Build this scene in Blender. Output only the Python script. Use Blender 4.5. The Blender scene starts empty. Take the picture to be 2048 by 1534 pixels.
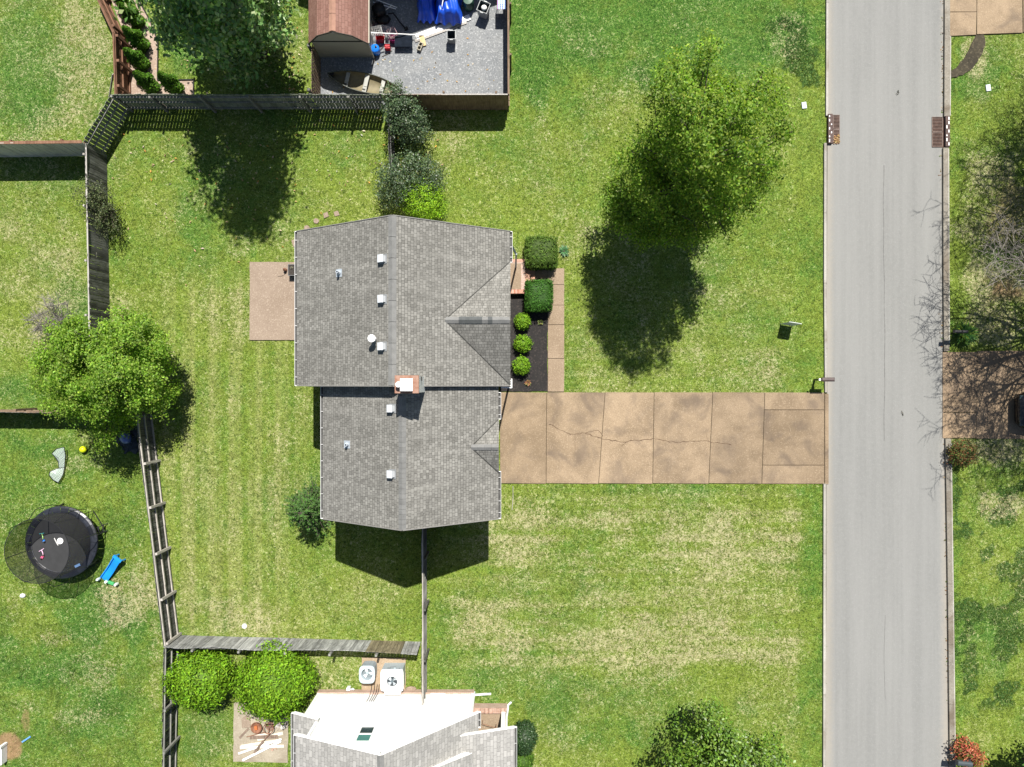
import bpy, math, random
import numpy as np
from mathutils import Vector, Matrix

random.seed(7)
RNG = np.random.default_rng(7)
S = bpy.context.scene
COL = S.collection
R = math.radians

# ------------------------------------------------------------------ camera, sky, sun, exposure
H = 35.6            # camera height in metres above the lawn
F = 1424.0          # focal length in photograph pixels (2048 wide)
cam = bpy.data.cameras.new('camera')
cam.sensor_width = 36.0
cam.lens = F * 36.0 / 2048.0
cam.clip_end = 2000.0
camo = bpy.data.objects.new('camera', cam)
camo.location = (0, 0, H)
camo.rotation_euler = (0, 0, 0)
COL.objects.link(camo)
S.camera = camo

SUN_DIR = Vector((0.225 * 0.59, 0.974 * 0.59, 1.0)).normalized()
EL = math.asin(SUN_DIR.z)
AZ = math.atan2(SUN_DIR.x, SUN_DIR.y)
wd = bpy.data.worlds.new('World')
S.world = wd
wd.use_nodes = True
wn = wd.node_tree
sky = wn.nodes.new('ShaderNodeTexSky')
sky.sky_type = 'NISHITA'
sky.sun_disc = False
sky.sun_elevation = EL
sky.sun_rotation = AZ
bg = wn.nodes['Background']
bg.inputs['Strength'].default_value = 0.05
wn.links.new(sky.outputs[0], bg.inputs[0])
sl = bpy.data.lights.new('sun', 'SUN')
sl.energy = 4.7
sl.angle = R(0.55)
sl.color = (1.0, 0.955, 0.88)
so = bpy.data.objects.new('sun', sl)
so.location = (10, 40, 60)
so.rotation_euler = SUN_DIR.to_track_quat('Z', 'Y').to_euler()
COL.objects.link(so)
S.view_settings.view_transform = 'Standard'
S.view_settings.look = 'None'
S.view_settings.gamma = 1.0
S.view_settings.exposure = 0.92

# ------------------------------------------------------------------ helpers
def W(px, py, h=0.0):
    """world point at height h that the photograph shows at pixel (px, py)"""
    k = (H - h) / F
    return Vector(((px - 1024) * k, (767 - py) * k, h))

def tag(o, label=None, cat=None, group=None, kind=None):
    if label: o['label'] = label
    if cat: o['category'] = cat
    if group: o['group'] = group
    if kind: o['kind'] = kind
    return o

def thing(name, label, cat, loc=(0, 0, 0), rz=0.0, group=None):
    o = bpy.data.objects.new(name, None)
    o.empty_display_size = 0.3
    o.location = loc
    o.rotation_euler = (0, 0, rz)
    COL.objects.link(o)
    return tag(o, label, cat, group)

def dup(root, loc, rz=None, scale=None, label=None):
    r = root.copy(); COL.objects.link(r)
    r.location = loc
    if rz is not None: r.rotation_euler = (0, 0, rz)
    if scale is not None: r.scale = scale
    if label: r['label'] = label
    for ch in list(root.children):
        c = ch.copy(); COL.objects.link(c); c.parent = r
        for g in list(ch.children):
            d = g.copy(); COL.objects.link(d); d.parent = c
    return r

# ---- materials
MATS = {}
class NT:
    def __init__(s, name):
        s.m = bpy.data.materials.new(name); s.m.use_nodes = True
        s.t = s.m.node_tree; s.n = s.t.nodes; s.b = s.n['Principled BSDF']
        s.out = s.n['Material Output']
    def node(s, typ, **kw):
        x = s.n.new(typ)
        for k, v in kw.items():
            if k in x.inputs: x.inputs[k].default_value = v
            else: setattr(x, k, v)
        return x
    def link(s, a, b): s.t.links.new(a, b)
    def noise(s, vec, scale, detail=4, rough=.55, dist=0.0):
        x = s.node('ShaderNodeTexNoise'); x.inputs['Scale'].default_value = scale
        x.inputs['Detail'].default_value = detail; x.inputs['Roughness'].default_value = rough
        x.inputs['Distortion'].default_value = dist
        if vec is not None: s.link(vec, x.inputs['Vector'])
        return x.outputs['Fac']
    def ramp(s, fac, a, b, c=0.0, d=1.0):
        x = s.node('ShaderNodeMapRange'); x.interpolation_type = 'SMOOTHSTEP'
        for i, v in zip(('From Min', 'From Max', 'To Min', 'To Max'), (a, b, c, d)):
            x.inputs[i].default_value = v
        s.link(fac, x.inputs['Value']); return x.outputs['Result']
    def math(s, op, a, b=None, c=None):
        x = s.node('ShaderNodeMath'); x.operation = op
        for i, v in enumerate((a, b, c)):
            if v is None: continue
            if isinstance(v, (int, float)): x.inputs[i].default_value = v
            else: s.link(v, x.inputs[i])
        return x.outputs[0]
    def mix(s, fac, a, b, mode='MIX'):
        x = s.node('ShaderNodeMix'); x.data_type = 'RGBA'; x.blend_type = mode
        for sock, v in ((x.inputs[0], fac), (x.inputs[6], a), (x.inputs[7], b)):
            if isinstance(v, (int, float)): sock.default_value = v
            elif isinstance(v, (tuple, list)): sock.default_value = (*v[:3], 1)
            else: s.link(v, sock)
        return x.outputs[2]
    def pos(s, scale=(1, 1, 1), uv=False, obj=False):
        if uv: src = s.node('ShaderNodeTexCoord').outputs['UV']
        elif obj: src = s.node('ShaderNodeTexCoord').outputs['Object']
        else: src = s.node('ShaderNodeNewGeometry').outputs['Position']
        mp = s.node('ShaderNodeMapping'); mp.inputs['Scale'].default_value = scale
        s.link(src, mp.inputs['Vector']); return mp.outputs[0]
    def attr(s, name, sock='Color'):
        x = s.node('ShaderNodeAttribute'); x.attribute_name = name; return x.outputs[sock]
    def bump(s, h, strength=.3, dist=.02):
        x = s.node('ShaderNodeBump'); x.inputs['Strength'].default_value = strength
        x.inputs['Distance'].default_value = dist
        s.link(h, x.inputs['Height']); s.link(x.outputs[0], s.b.inputs['Normal'])
    def done(s, col, rough=.8, spec=.3, metal=0.0):
        tint = s.attr('tint')
        c = s.mix(1.0, col, tint, 'MULTIPLY')
        s.link(c, s.b.inputs['Base Color'])
        s.b.inputs['Roughness'].default_value = rough
        s.b.inputs['Specular IOR Level'].default_value = spec
        s.b.inputs['Metallic'].default_value = metal
        return s.m

def mat(name, col, rough=.75, var=.18, scale=5.0, stretch=(1, 1, 1), col2=None, bump=.15, bscale=30, spec=.3, metal=0.0, obj=True):
    if name in MATS: return MATS[name]
    t = NT(name)
    v = t.pos(stretch, obj=obj)
    n = t.noise(v, scale, 6, .6)
    f = t.ramp(n, .3, .7)
    a = tuple(x * (1 - var) for x in col); b = tuple(min(1, x * (1 + var)) for x in (col2 or col))
    if col2: a = col; b = col2
    c = t.mix(f, a, b)
    if bump:
        t.bump(t.noise(v, bscale, 4), bump, .01)
    MATS[name] = t.done(c, rough, spec, metal)
    return MATS[name]

def leafmat(name, rough=.45, trans=.3, spec=.35):
    if name in MATS: return MATS[name]
    t = NT(name)
    c = t.attr('tint')
    t.link(c, t.b.inputs['Base Color'])
    t.b.inputs['Roughness'].default_value = rough
    t.b.inputs['Specular IOR Level'].default_value = spec
    tr = t.node('ShaderNodeBsdfTranslucent')
    c2 = t.mix(1.0, c, (1.25, 1.35, .5), 'MULTIPLY')
    t.link(c2, tr.inputs['Color'])
    ms = t.node('ShaderNodeMixShader'); ms.inputs[0].default_value = trans
    t.link(t.b.outputs[0], ms.inputs[1]); t.link(tr.outputs[0], ms.inputs[2])
    t.link(ms.outputs[0], t.out.inputs[0])
    MATS[name] = t.m
    return t.m

# ---- mesh builder
class MB:
    def __init__(s): s.v = []; s.f = []; s.m = []; s.t = []
    def add(s, vs, fs, mi=0, tint=(1, 1, 1), M=None):
        o = len(s.v)
        if M is not None: vs = [M @ Vector(p) for p in vs]
        s.v += [tuple(p) for p in vs]
        for f in fs:
            s.f.append([i + o for i in f]); s.m.append(mi); s.t.append(tint)
        return s
    def box(s, c, d, rz=0.0, mi=0, tint=(1, 1, 1), M=None, top=None):
        x, y, z = d[0] / 2, d[1] / 2, d[2] / 2
        tx, ty = (x, y) if top is None else (top[0] / 2, top[1] / 2)
        vs = [(-x, -y, -z), (x, -y, -z), (x, y, -z), (-x, y, -z), (-tx, -ty, z), (tx, -ty, z), (tx, ty, z), (-tx, ty, z)]
        MM = Matrix.Translation(c) @ Matrix.Rotation(rz, 4, 'Z')
        if M is not None: MM = M @ MM
        return s.add(vs, [(3, 2, 1, 0), (4, 5, 6, 7), (0, 1, 5, 4), (1, 2, 6, 5), (2, 3, 7, 6), (3, 0, 4, 7)], mi, tint, MM)
    def bar(s, a, b, w, t, mi=0, tint=(1, 1, 1), up=(0, 0, 1)):
        """flat bar from a to b, w wide sideways, t thick along up"""
        a, b = Vector(a), Vector(b); d = (b - a).normalized(); up = Vector(up)
        sd = d.cross(up)
        if sd.length < 1e-4: sd = d.cross(Vector((1, 0, 0)))
        sd.normalize(); u = sd.cross(d).normalized()
        vs = []
        for p in (a, b):
            for i, j in ((-1, -1), (1, -1), (1, 1), (-1, 1)):
                vs.append(p + sd * i * w / 2 + u * j * t / 2)
        return s.add(vs, [(0, 1, 2, 3)[::-1] and (3, 2, 1, 0), (4, 5, 6, 7), (0, 1, 5, 4), (1, 2, 6, 5), (2, 3, 7, 6), (3, 0, 4, 7)], mi, tint)
    def tube(s, pts, rs, n=6, mi=0, tint=(1, 1, 1), closed=False, cap=True):
        pts = [Vector(p) for p in pts]
        if isinstance(rs, (int, float)): rs = [rs] * len(pts)
        N = len(pts); vs = []
        for i, p in enumerate(pts):
            a = pts[i - 1] if (i > 0 or closed) else p
            b = pts[(i + 1) % N] if (i < N - 1 or closed) else p
            d = (b - a)
            d = d.normalized() if d.length > 1e-6 else Vector((0, 0, 1))
            ref = Vector((0, 0, 1)) if abs(d.z) < .9 else Vector((1, 0, 0))
            u = d.cross(ref).normalized(); w = d.cross(u)
            for k in range(n):
                a_ = 2 * math.pi * k / n
                vs.append(p + (u * math.cos(a_) + w * math.sin(a_)) * rs[i])
        fs = []
        for i in range(N if closed else N - 1):
            j = (i + 1) % N
            for k in range(n):
                k2 = (k + 1) % n
                fs.append((i * n + k, i * n + k2, j * n + k2, j * n + k))
        if cap and not closed:
            fs.append(tuple(range(n))[::-1]); fs.append(tuple((N - 1) * n + k for k in range(n)))
        return s.add(vs, fs, mi, tint)
    def lathe(s, prof, c=(0, 0, 0), n=24, mi=0, tint=(1, 1, 1), M=None, sx=1, sy=1):
        vs = []; fs = []
        for r, z in prof:
            for k in range(n):
                a = 2 * math.pi * k / n
                vs.append((c[0] + r * sx * math.cos(a), c[1] + r * sy * math.sin(a), c[2] + z))
        for i in range(len(prof) - 1):
            for k in range(n):
                k2 = (k + 1) % n
                fs.append((i * n + k, i * n + k2, (i + 1) * n + k2, (i + 1) * n + k))
        if prof[0][0] > 1e-4 and abs(prof[0][1] - prof[1][1]) > 1e-5: fs.append(tuple(range(n))[::-1])
        if prof[-1][0] > 1e-4 and abs(prof[-1][1] - prof[-2][1]) > 1e-5: fs.append(tuple((len(prof) - 1) * n + k for k in range(n)))
        return s.add(vs, fs, mi, tint, M)
    def prism(s, poly, z0, z1, mi=0, tint=(1, 1, 1)):
        n = len(poly)
        ar = sum(poly[i][0] * poly[(i + 1) % n][1] - poly[(i + 1) % n][0] * poly[i][1] for i in range(n))
        if ar < 0: poly = poly[::-1]
        vs = [(p[0], p[1], z0) for p in poly] + [(p[0], p[1], z1) for p in poly]
        fs = [tuple(range(n))[::-1], tuple(range(n, 2 * n))]
        fs += [(i, (i + 1) % n, n + (i + 1) % n, n + i) for i in range(n)]
        return s.add(vs, fs, mi, tint)
    def plane(s, pts, th=.1, mi=0, mside=None, tint=(1, 1, 1)):
        """sloped slab: top polygon pts, th thick straight down"""
        pts = [Vector(p) for p in pts]; n = len(pts)
        nz = sum(((pts[i].x - pts[0].x) * (pts[(i + 1) % n].y - pts[0].y) - (pts[(i + 1) % n].x - pts[0].x) * (pts[i].y - pts[0].y)) for i in range(n))
        if nz < 0: pts = pts[::-1]
        vs = pts + [p - Vector((0, 0, th)) for p in pts]
        s.add(vs, [tuple(range(n)), tuple(range(n, 2 * n))[::-1]], mi, tint)
        o = len(s.v) - 2 * n
        for i in range(n):
            j = (i + 1) % n
            s.f.append([o + i, o + n + i, o + n + j, o + j]); s.m.append(mi if mside is None else mside); s.t.append(tint)
        return s
    def vprism(s, poly, y0, y1, mi=0, axis='y'):
        """vertical polygon in (x,z) swept along y (or (y,z) along x)"""
        n = len(poly)
        if axis == 'y':
            vs = [(p[0], y0, p[1]) for p in poly] + [(p[0], y1, p[1]) for p in poly]
        else:
            vs = [(y0, p[0], p[1]) for p in poly] + [(y1, p[0], p[1]) for p in poly]
        fs = [tuple(range(n)), tuple(range(n, 2 * n))[::-1]] + [(i, n + i, n + (i + 1) % n, (i + 1) % n) for i in range(n)]
        return s.add(vs, fs, mi)
    def build(s, name, mats, parent=None, smooth=False, world=False, origin=None, bevel=0):
        me = bpy.data.meshes.new(name)
        v = np.array(s.v, dtype=float)
        off = np.zeros(3)
        if world and parent is not None:
            p = parent
            while p.parent: p = p.parent
            off = np.array(p.location)
        if origin is not None: off = np.array(origin, dtype=float)
        me.from_pydata((v - off).tolist(), [], s.f)
        if not isinstance(mats, (list, tuple)): mats = [mats]
        for m in mats: me.materials.append(m)
        me.polygons.foreach_set('material_index', s.m)
        me.update()
        if smooth: me.polygons.foreach_set('use_smooth', [True] * len(s.f))
        at = me.attributes.new('tint', 'FLOAT_COLOR', 'FACE')
        at.data.foreach_set('color', np.array([(*t, 1) for t in s.t], dtype=np.float32).ravel())
        uv = me.uv_layers.new(name='UVMap')
        buf = np.zeros((len(me.loops), 2), dtype=np.float32)
        Z = Vector((0, 0, 1))
        for p in me.polygons:
            n = p.normal
            if abs(n.z) > .9995: u, w = Vector((1, 0, 0)), Vector((0, 1, 0))
            else:
                u = Z.cross(n).normalized(); w = n.cross(u)
            for li in p.loop_indices:
                q = v[me.loops[li].vertex_index]
                buf[li] = (q[0] * u.x + q[1] * u.y + q[2] * u.z, q[0] * w.x + q[1] * w.y + q[2] * w.z)
        uv.data.foreach_set('uv', buf.ravel())
        o = bpy.data.objects.new(name, me)
        if origin is not None: o.location = origin
        COL.objects.link(o)
        if parent: o.parent = parent
        if bevel:
            b = o.modifiers.new('bevel', 'BEVEL'); b.width = bevel; b.segments = 2; b.limit_method = 'ANGLE'
        return o

def leafmesh(name, P, N, size, tint, m, parent=None, aspect=.55, fold=.12, core=None):
    P = np.asarray(P, float); n = len(P)
    N = N / (np.linalg.norm(N, axis=1, keepdims=True) + 1e-9)
    r = RNG.normal(size=(n, 3)); t = np.cross(N, r); t /= np.linalg.norm(t, axis=1, keepdims=True) + 1e-9
    b = np.cross(N, t)
    L = np.broadcast_to(np.asarray(size, float).reshape(-1, 1), (n, 1))
    V = np.stack([P - t * L * .5, P + b * L * aspect * .5 + N * L * fold, P + t * L * .5, P - b * L * aspect * .5 + N * L * fold], 1).reshape(-1, 3)
    nv = len(V); nf = n
    idx = np.arange(4 * n, dtype=np.int32)
    ls = np.arange(0, 4 * n, 4, dtype=np.int32)
    T = np.concatenate([tint, np.ones((n, 1))], 1).astype(np.float32)
    if core is not None:
        cv, cf, ct = core
        V = np.concatenate([V, np.asarray(cv)])
        cl = np.array(cf, dtype=np.int32)  # quads
        idx = np.concatenate([idx, (cl + nv).ravel()])
        ls = np.concatenate([ls, 4 * n + np.arange(0, 4 * len(cl), 4, dtype=np.int32)])
        nf += len(cl)
        T = np.concatenate([T, np.tile(np.array([[*ct, 1]], np.float32), (len(cl), 1))])
    me = bpy.data.meshes.new(name)
    me.vertices.add(len(V)); me.vertices.foreach_set('co', V.astype(np.float32).ravel())
    me.loops.add(len(idx)); me.loops.foreach_set('vertex_index', idx)
    me.polygons.add(nf); me.polygons.foreach_set('loop_start', ls)
    me.update(calc_edges=True)
    at = me.attributes.new('tint', 'FLOAT_COLOR', 'FACE')
    at.data.foreach_set('color', T.ravel())
    me.materials.append(m)
    me.validate()
    o = bpy.data.objects.new(name, me); COL.objects.link(o)
    if parent: o.parent = parent
    return o

def pal(n, cols, jit=.18):
    cols = np.array(cols)
    c = cols[RNG.integers(0, len(cols), n)]
    return np.clip(c * (1 + jit * RNG.normal(size=(n, 1))) * (1 + .06 * RNG.normal(size=(n, 3))), .004, 1)

# ------------------------------------------------------------------ setting materials
def vnoise(X, Y, cell, seed):
    g = np.random.default_rng(seed).random((257, 257))
    x = X / cell; y = Y / cell
    xi = np.floor(x).astype(int); yi = np.floor(y).astype(int)
    fx = x - xi; fy = y - yi
    fx = fx * fx * (3 - 2 * fx); fy = fy * fy * (3 - 2 * fy)
    a = g[xi % 257, yi % 257]; b = g[(xi + 1) % 257, yi % 257]; c = g[xi % 257, (yi + 1) % 257]; d = g[(xi + 1) % 257, (yi + 1) % 257]
    return (a * (1 - fx) + b * fx) * (1 - fy) + (c * (1 - fx) + d * fx) * fy
def fbm(X, Y, cell, seed, octv=4):
    s = 0; a = 1; w = 0
    for i in range(octv):
        s = s + a * vnoise(X + 17.3 * i, Y - 9.1 * i, cell / 2 ** i, seed + i); w += a; a *= .55
    return s / w
def sstep(x, a, b):
    t = np.clip((x - a) / (b - a), 0, 1); return t * t * (3 - 2 * t)

def lawn_maps(x, y):
    """dryness, lushness and bare soil of the lawn at world x, y (blobs noted in photograph pixels)"""
    X = x * 40 + 1024; Y = 767 - y * 40
    n1 = fbm(x, y, 4.0, 11); n2 = fbm(x, y, 1.3, 23); n3 = fbm(x, y, .5, 37, 3)
    wob = (n1 - .5) * 1.1 + (n2 - .5) * .9
    def blob(cx, cy, rx, ry): return sstep(1 - np.sqrt(((X - cx) / rx) ** 2 + ((Y - cy) / ry) ** 2) + wob, -.15, .55)
    def rect(x0, x1, y0, y1, s=25):
        return sstep(X, x0 - s, x0 + s) * (1 - sstep(X, x1 - s, x1 + s)) * sstep(Y, y0 - s, y0 + s) * (1 - sstep(Y, y1 - s, y1 + s))
    dry = .30 + .5 * (n1 - .5) + .7 * (n2 - .5)
    lush = .30 + .9 * (fbm(x, y, 3.0, 51) - .5) + .5 * (n3 - .5)
    soil = np.zeros_like(x)
    pat = sstep(fbm(x, y, .95, 77, 5) + .25 * (fbm(x, y, .25, 78, 2) - .5), .45, .60)
    for cx, cy, rx, ry, s in [
        (175, 130, 70, 150, .42), (120, 245, 90, 45, .28), (200, 240, 40, 40, .28), (85, 560, 110, 110, .38), (50, 690, 90, 50, .35),
        (250, 1190, 60, 90, .6), (130, 930, 70, 30, .4), (100, 880, 110, 20, .3), (105, 1275, 45, 25, .45), (170, 1370, 70, 60, .32), (150, 1430, 60, 35, .4), (50, 1400, 40, 30, .35), (310, 1320, 18, 130, .4),
        (1150, 1060, 260, 70, .20), (1290, 1110, 230, 60, .18), (1350, 1290, 260, 60, .32), (960, 1270, 120, 55, .28), (900, 1230, 50, 90, .3), (1480, 1090, 130, 70, .25), (1060, 1010, 120, 30, .3),
        (1165, 60, 65, 55, .26), (1260, 220, 130, 75, .22), (1060, 300, 160, 110, .15), (1600, 70, 45, 90, .35), (1130, 470, 60, 60, .15), (1480, 740, 90, 40, .25), (1260, 520, 50, 120, .2),
        (1985, 900, 90, 40, .85), (1985, 400, 80, 190, .6), (2005, 1010, 60, 35, .6), (1940, 115, 35, 40, .6), (1985, 560, 80, 70, .5), (1990, 640, 60, 50, .45),
        (480, 490, 60, 30, .25), (420, 1230, 200, 35, .3), (700, 1330, 110, 50, .25), (470, 650, 60, 90, .18), (700, 1200, 120, 60, .18)]:
        dry = dry + s * blob(cx, cy, rx, ry)
    for cx, cy, rx, ry, s in [
        (1350, 50, 330, 100, .42), (1050, 110, 60, 130, .55), (1440, 170, 150, 60, .3), (55, 120, 75, 150, .42), (70, 390, 110, 60, .3), (140, 610, 45, 70, .5), (60, 780, 110, 40, .42), (370, 110, 60, 60, .5),
        (400, 420, 60, 150, .3), (640, 700, 50, 60, .2), (270, 1262, 28, 28, .7), (60, 1330, 130, 70, .4), (170, 1220, 100, 60, .35), (270, 1000, 50, 100, .2), (200, 1430, 100, 90, .3), (1040, 1370, 120, 90, .25),
        (1250, 1430, 250, 80, .3), (1960, 150, 80, 60, .4), (1950, 1330, 90, 120, .35), (400, 1450, 60, 80, .3), (1330, 980, 300, 14, .3), (700, 300, 70, 60, .15)]:
        lush = lush + s * blob(cx, cy, rx, ry)
    side = rect(1597, 1660, -80, 1640, 12) + rect(1899, 1925, 60, 1640, 10)
    lush = lush + .1 * side; dry = dry - .28 * side
    north = rect(1020, 1660, -80, 215, 70); dry = dry - .22 * north; lush = lush + .16 * north
    # darker weedy tufts with hard outlines
    tufts = .8 * pat * (1.0 * rect(1895, 2100, 930, 1420, 30) + .9 * rect(1520, 1645, 0, 190, 25) + .55 * rect(-40, 320, 1000, 1600, 40) + .5 * rect(1895, 2100, 150, 620, 30) + .25 * rect(1020, 1640, 100, 400, 60) + .35 * rect(860, 1640, 960, 1420, 40))
    dry = dry - .25 * rect(-40, 320, 960, 1600, 50) * (1 - pat) * 0
    # mowing lines: along the back yard (north-south) and across the front lawn (east-west)
    back = rect(330, 600, 560, 1270, 40); front = rect(880, 1610, 990, 1330, 30); mid = rect(1030, 1600, 560, 780, 40)
    sx = np.sin(X / 46.0 * 2 * np.pi + .5 * np.sin(Y / 120)) + .6 * np.sin(X / 19.0 * 2 * np.pi)
    sy = np.sin(Y / 41.0 * 2 * np.pi + .7 * np.sin(X / 190)) + .7 * np.sin(Y / 17.0 * 2 * np.pi + .4 * np.sin(X / 90))
    nl = fbm(x * .22, y * 3.4, 1.1, 91, 4); nb = fbm(x * 2.2, y * .25, 1.1, 92, 3)
    dry = dry + back * (.07 * sx + .5 * (nb - .5) + .06) + front * (.08 * sy + 1.0 * (nl - .5) + .20) + mid * (.05 * sy + .4 * (nl - .5) + .04)
    sw = rect(-60, 320, 870, 1640, 30); lush = lush + .16 * sw; dry = dry - .03 * sw
    pale = .25 * (n1 - .3) + back * (.32 + .40 * sx + .6 * (nb - .5)) + front * (.22 + .13 * sy + .9 * (nl - .5)) + mid * (.10 + .10 * sy + .4 * (nl - .5)) + .4 * (n2 - .5)
    pale = pale + .3 * blob(420, 1100, 120, 260) + .25 * blob(700, 1200, 160, 70) + .25 * blob(80, 560, 110, 130) - .3 * north - .2 * side - .35 * sw
    soil = soil + .38 * blob(165, 100, 45, 120) + .35 * blob(150, 240, 80, 30) + .55 * blob(2010, 440, 70, 160) + .4 * blob(2010, 620, 70, 60) + .9 * blob(18, 1492, 32, 34) + .6 * blob(52, 1440, 14, 40) + .35 * blob(312, 1350, 10, 70) + .25 * blob(1270, 460, 18, 90) + .45 * blob(1985, 905, 80, 25) + .3 * blob(1560, 1250, 70, 30) + .35 * blob(215, 500, 8, 240) + .3 * blob(340, 1000, 8, 260)
    return np.clip(dry, 0, 1), np.clip(lush, 0, 1), np.clip(soil, 0, 1), np.clip(tufts, 0, 1), np.clip(pale, 0, .85)

def lawn_colour(t):
    a = t.attr('lawn'); sep = t.node('ShaderNodeSeparateColor'); t.link(a, sep.inputs[0])
    dry, lush, soil = sep.outputs
    tf = t.attr('tufts', 'Fac')
    p = t.pos()
    f1 = t.noise(p, 9.0, 5, .72, 1.2)
    f2 = t.noise(t.pos((1, 1, 1)), 26.0, 3, .7, .8)
    f3 = t.noise(p, 3.2, 5, .7, .9)
    fine = t.math('ADD', t.math('MULTIPLY', f1, .55), t.math('MULTIPLY', f2, .45))
    f4 = t.noise(p, 1.5, 5, .75, 1.4)
    f5 = t.noise(t.pos((1.0, 1.0, 1)), 6.0, 3, .8, 2.2)
    lu = t.math('ADD', lush, t.math('ADD', t.math('MULTIPLY', t.math('SUBTRACT', f3, .5), 1.1), t.math('MULTIPLY', t.math('SUBTRACT', f4, .5), 1.0)))
    g = t.mix(t.ramp(lu, .05, .95), (.172, .228, .028), (.054, .145, .018))
    g = t.mix(t.ramp(t.math('ADD', tf, t.math('MULTIPLY', t.math('SUBTRACT', f1, .5), .9)), .3, .7), g, (.026, .074, .013))
    g = t.mix(t.math('MULTIPLY', t.attr('pale', 'Fac'), .8), g, (.27, .285, .09))
    # blade-scale variation of the green itself
    g = t.mix(t.ramp(f5, .32, .52, .85, 0.0), g, (.030, .064, .010))
    g = t.mix(t.ramp(f1, .36, .52, .8, 0.0), g, (.018, .044, .008))
    g = t.mix(t.ramp(f5, .50, .68, 0, .7), g, (.21, .30, .055))
    g = t.mix(t.ramp(f1, .54, .68, 0, .75), g, (.28, .345, .11))
    straw = t.mix(t.ramp(f1, .34, .62), (.19, .19, .07), (.40, .365, .225))
    d = t.math('ADD', t.math('MULTIPLY', dry, .62), t.math('MULTIPLY', t.math('SUBTRACT', f1, .5), 2.6))
    d = t.math('ADD', d, t.math('MULTIPLY', t.math('SUBTRACT', f3, .5), 1.0))
    d = t.math('ADD', d, t.math('MULTIPLY', t.math('SUBTRACT', f5, .5), 1.3))
    c = t.mix(t.ramp(d, .28, .86, 0, .85), g, straw)
    e = t.mix(f1, (.20, .115, .062), (.30, .19, .11))
    c = t.mix(t.ramp(t.math('ADD', soil, t.math('MULTIPLY', t.math('SUBTRACT', fine, .5), 1.4)), .35, .85, 0, .85), c, e)
    mot = t.math('ADD', t.math('MULTIPLY', f4, .5), t.math('MULTIPLY', f3, .5))
    mv = t.ramp(mot, .36, .64, .76, 1.2)
    cm = t.node('ShaderNodeCombineColor'); [t.link(mv, cm.inputs[i]) for i in range(3)]
    c = t.mix(1.0, c, cm.outputs[0], 'MULTIPLY')
    return c, fine, f1

t = NT('lawn_grass')
c, fine, f1 = lawn_colour(t)
t.link(c, t.b.inputs['Base Color'])
t.b.inputs['Roughness'].default_value = .85; t.b.inputs['Specular IOR Level'].default_value = .15
t.bump(fine, .9, .09)
M_LAWN = t.m

def slab_mat(name, c1, c2, fl1, fl2, fscale=38, stain=None):
    t = NT(name); p = t.pos()
    n = t.noise(p, .55, 5, .6, .6); n2 = t.noise(p, 2.2, 5, .65)
    c = t.mix(t.ramp(t.math('ADD', t.math('MULTIPLY', n, .8), t.math('MULTIPLY', n2, .2)), .30, .70), c1, c2)
    f = t.noise(p, fscale * .55, 3, .7); f2 = t.noise(p, fscale * .9, 2, .7)
    c = t.mix(t.ramp(f, .52, .68, 0, .55), c, fl1)
    c = t.mix(t.ramp(f2, .54, .70, 0, .55), c, fl2)
    if stain: c = t.mix(t.ramp(t.noise(p, .7, 4, .55, .6), .48, .72, 0, .7), c, stain)
    t.bump(f, .35, .012)
    MATS[name] = t.done(c, .85, .2); return t.m
M_DRIVE = slab_mat('exposed_aggregate', (.170, .125, .080), (.280, .210, .138), (.38, .30, .21), (.085, .064, .046), 30, (.115, .088, .067))
M_PATIO = slab_mat('patio_aggregate', (.215, .164, .124), (.265, .208, .160), (.41, .34, .27), (.13, .085, .058), 26)
M_WALK = slab_mat('walk_aggregate', (.205, .153, .104), (.27, .205, .145), (.41, .33, .24), (.12, .075, .042), 30)
M_CONC = slab_mat('plain_concrete', (.26, .225, .17), (.34, .30, .235), (.42, .38, .31), (.17, .145, .11), 24, (.17, .14, .10))
M_GRAVEL = slab_mat('grey_gravel', (.16, .17, .18), (.215, .222, .226), (.48, .49, .49), (.04, .043, .048), 20)
M_PINKGRAVEL = slab_mat('pink_gravel', (.27, .20, .155), (.36, .28, .225), (.55, .47, .40), (.13, .09, .065), 22)
M_MULCH = slab_mat('black_mulch', (.016, .015, .015), (.030, .027, .026), (.075, .06, .052), (.006, .006, .006), 18)
M_BROWNMULCH = slab_mat('brown_mulch', (.030, .026, .018), (.06, .05, .032), (.13, .11, .07), (.012, .012, .008), 14)
M_JOINT = mat('joint_dirt', (.07, .05, .03), .9, .3, 9)
M_CRACK = mat('crack_dirt', (.075, .045, .028), .95, .3, 9)

t = NT('road_surface'); p = t.pos()
st = t.noise(t.pos((2.2, .05, 1)), 1.0, 5, .6); st2 = t.noise(t.pos((.5, .12, 1)), 1.0, 4, .6)
sp = t.noise(p, 28, 2, .7); sp2 = t.noise(p, 5, 6, .7)
c = t.mix(t.ramp(t.math('ADD', t.math('MULTIPLY', st, .6), t.math('MULTIPLY', st2, .4)), .32, .68), (.170, .172, .165), (.212, .213, .204))
c = t.mix(t.ramp(sp2, .35, .65, 0, .35), c, (.22, .22, .212))
c = t.mix(t.ramp(sp, .56, .75, 0, .5), c, (.31, .31, .30))
c = t.mix(t.ramp(t.noise(p, 34, 2, .7), .60, .76, 0, .5), c, (.14, .14, .135))
xs = t.node('ShaderNodeSeparateXYZ'); t.link(t.node('ShaderNodeNewGeometry').outputs['Position'], xs.inputs[0])
xo = t.math('ADD', xs.outputs[0], t.math('MULTIPLY', t.math('SUBTRACT', sp2, .5), .5))
c = t.mix(t.ramp(xo, 15.75, 16.2, .4, 0), c, (.34, .30, .24))
c = t.mix(t.ramp(xo, 21.3, 21.75, 0, .45), c, (.33, .29, .235))
t.bump(sp, .25, .01)
M_ROAD = t.done(c, .85, .2)
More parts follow.
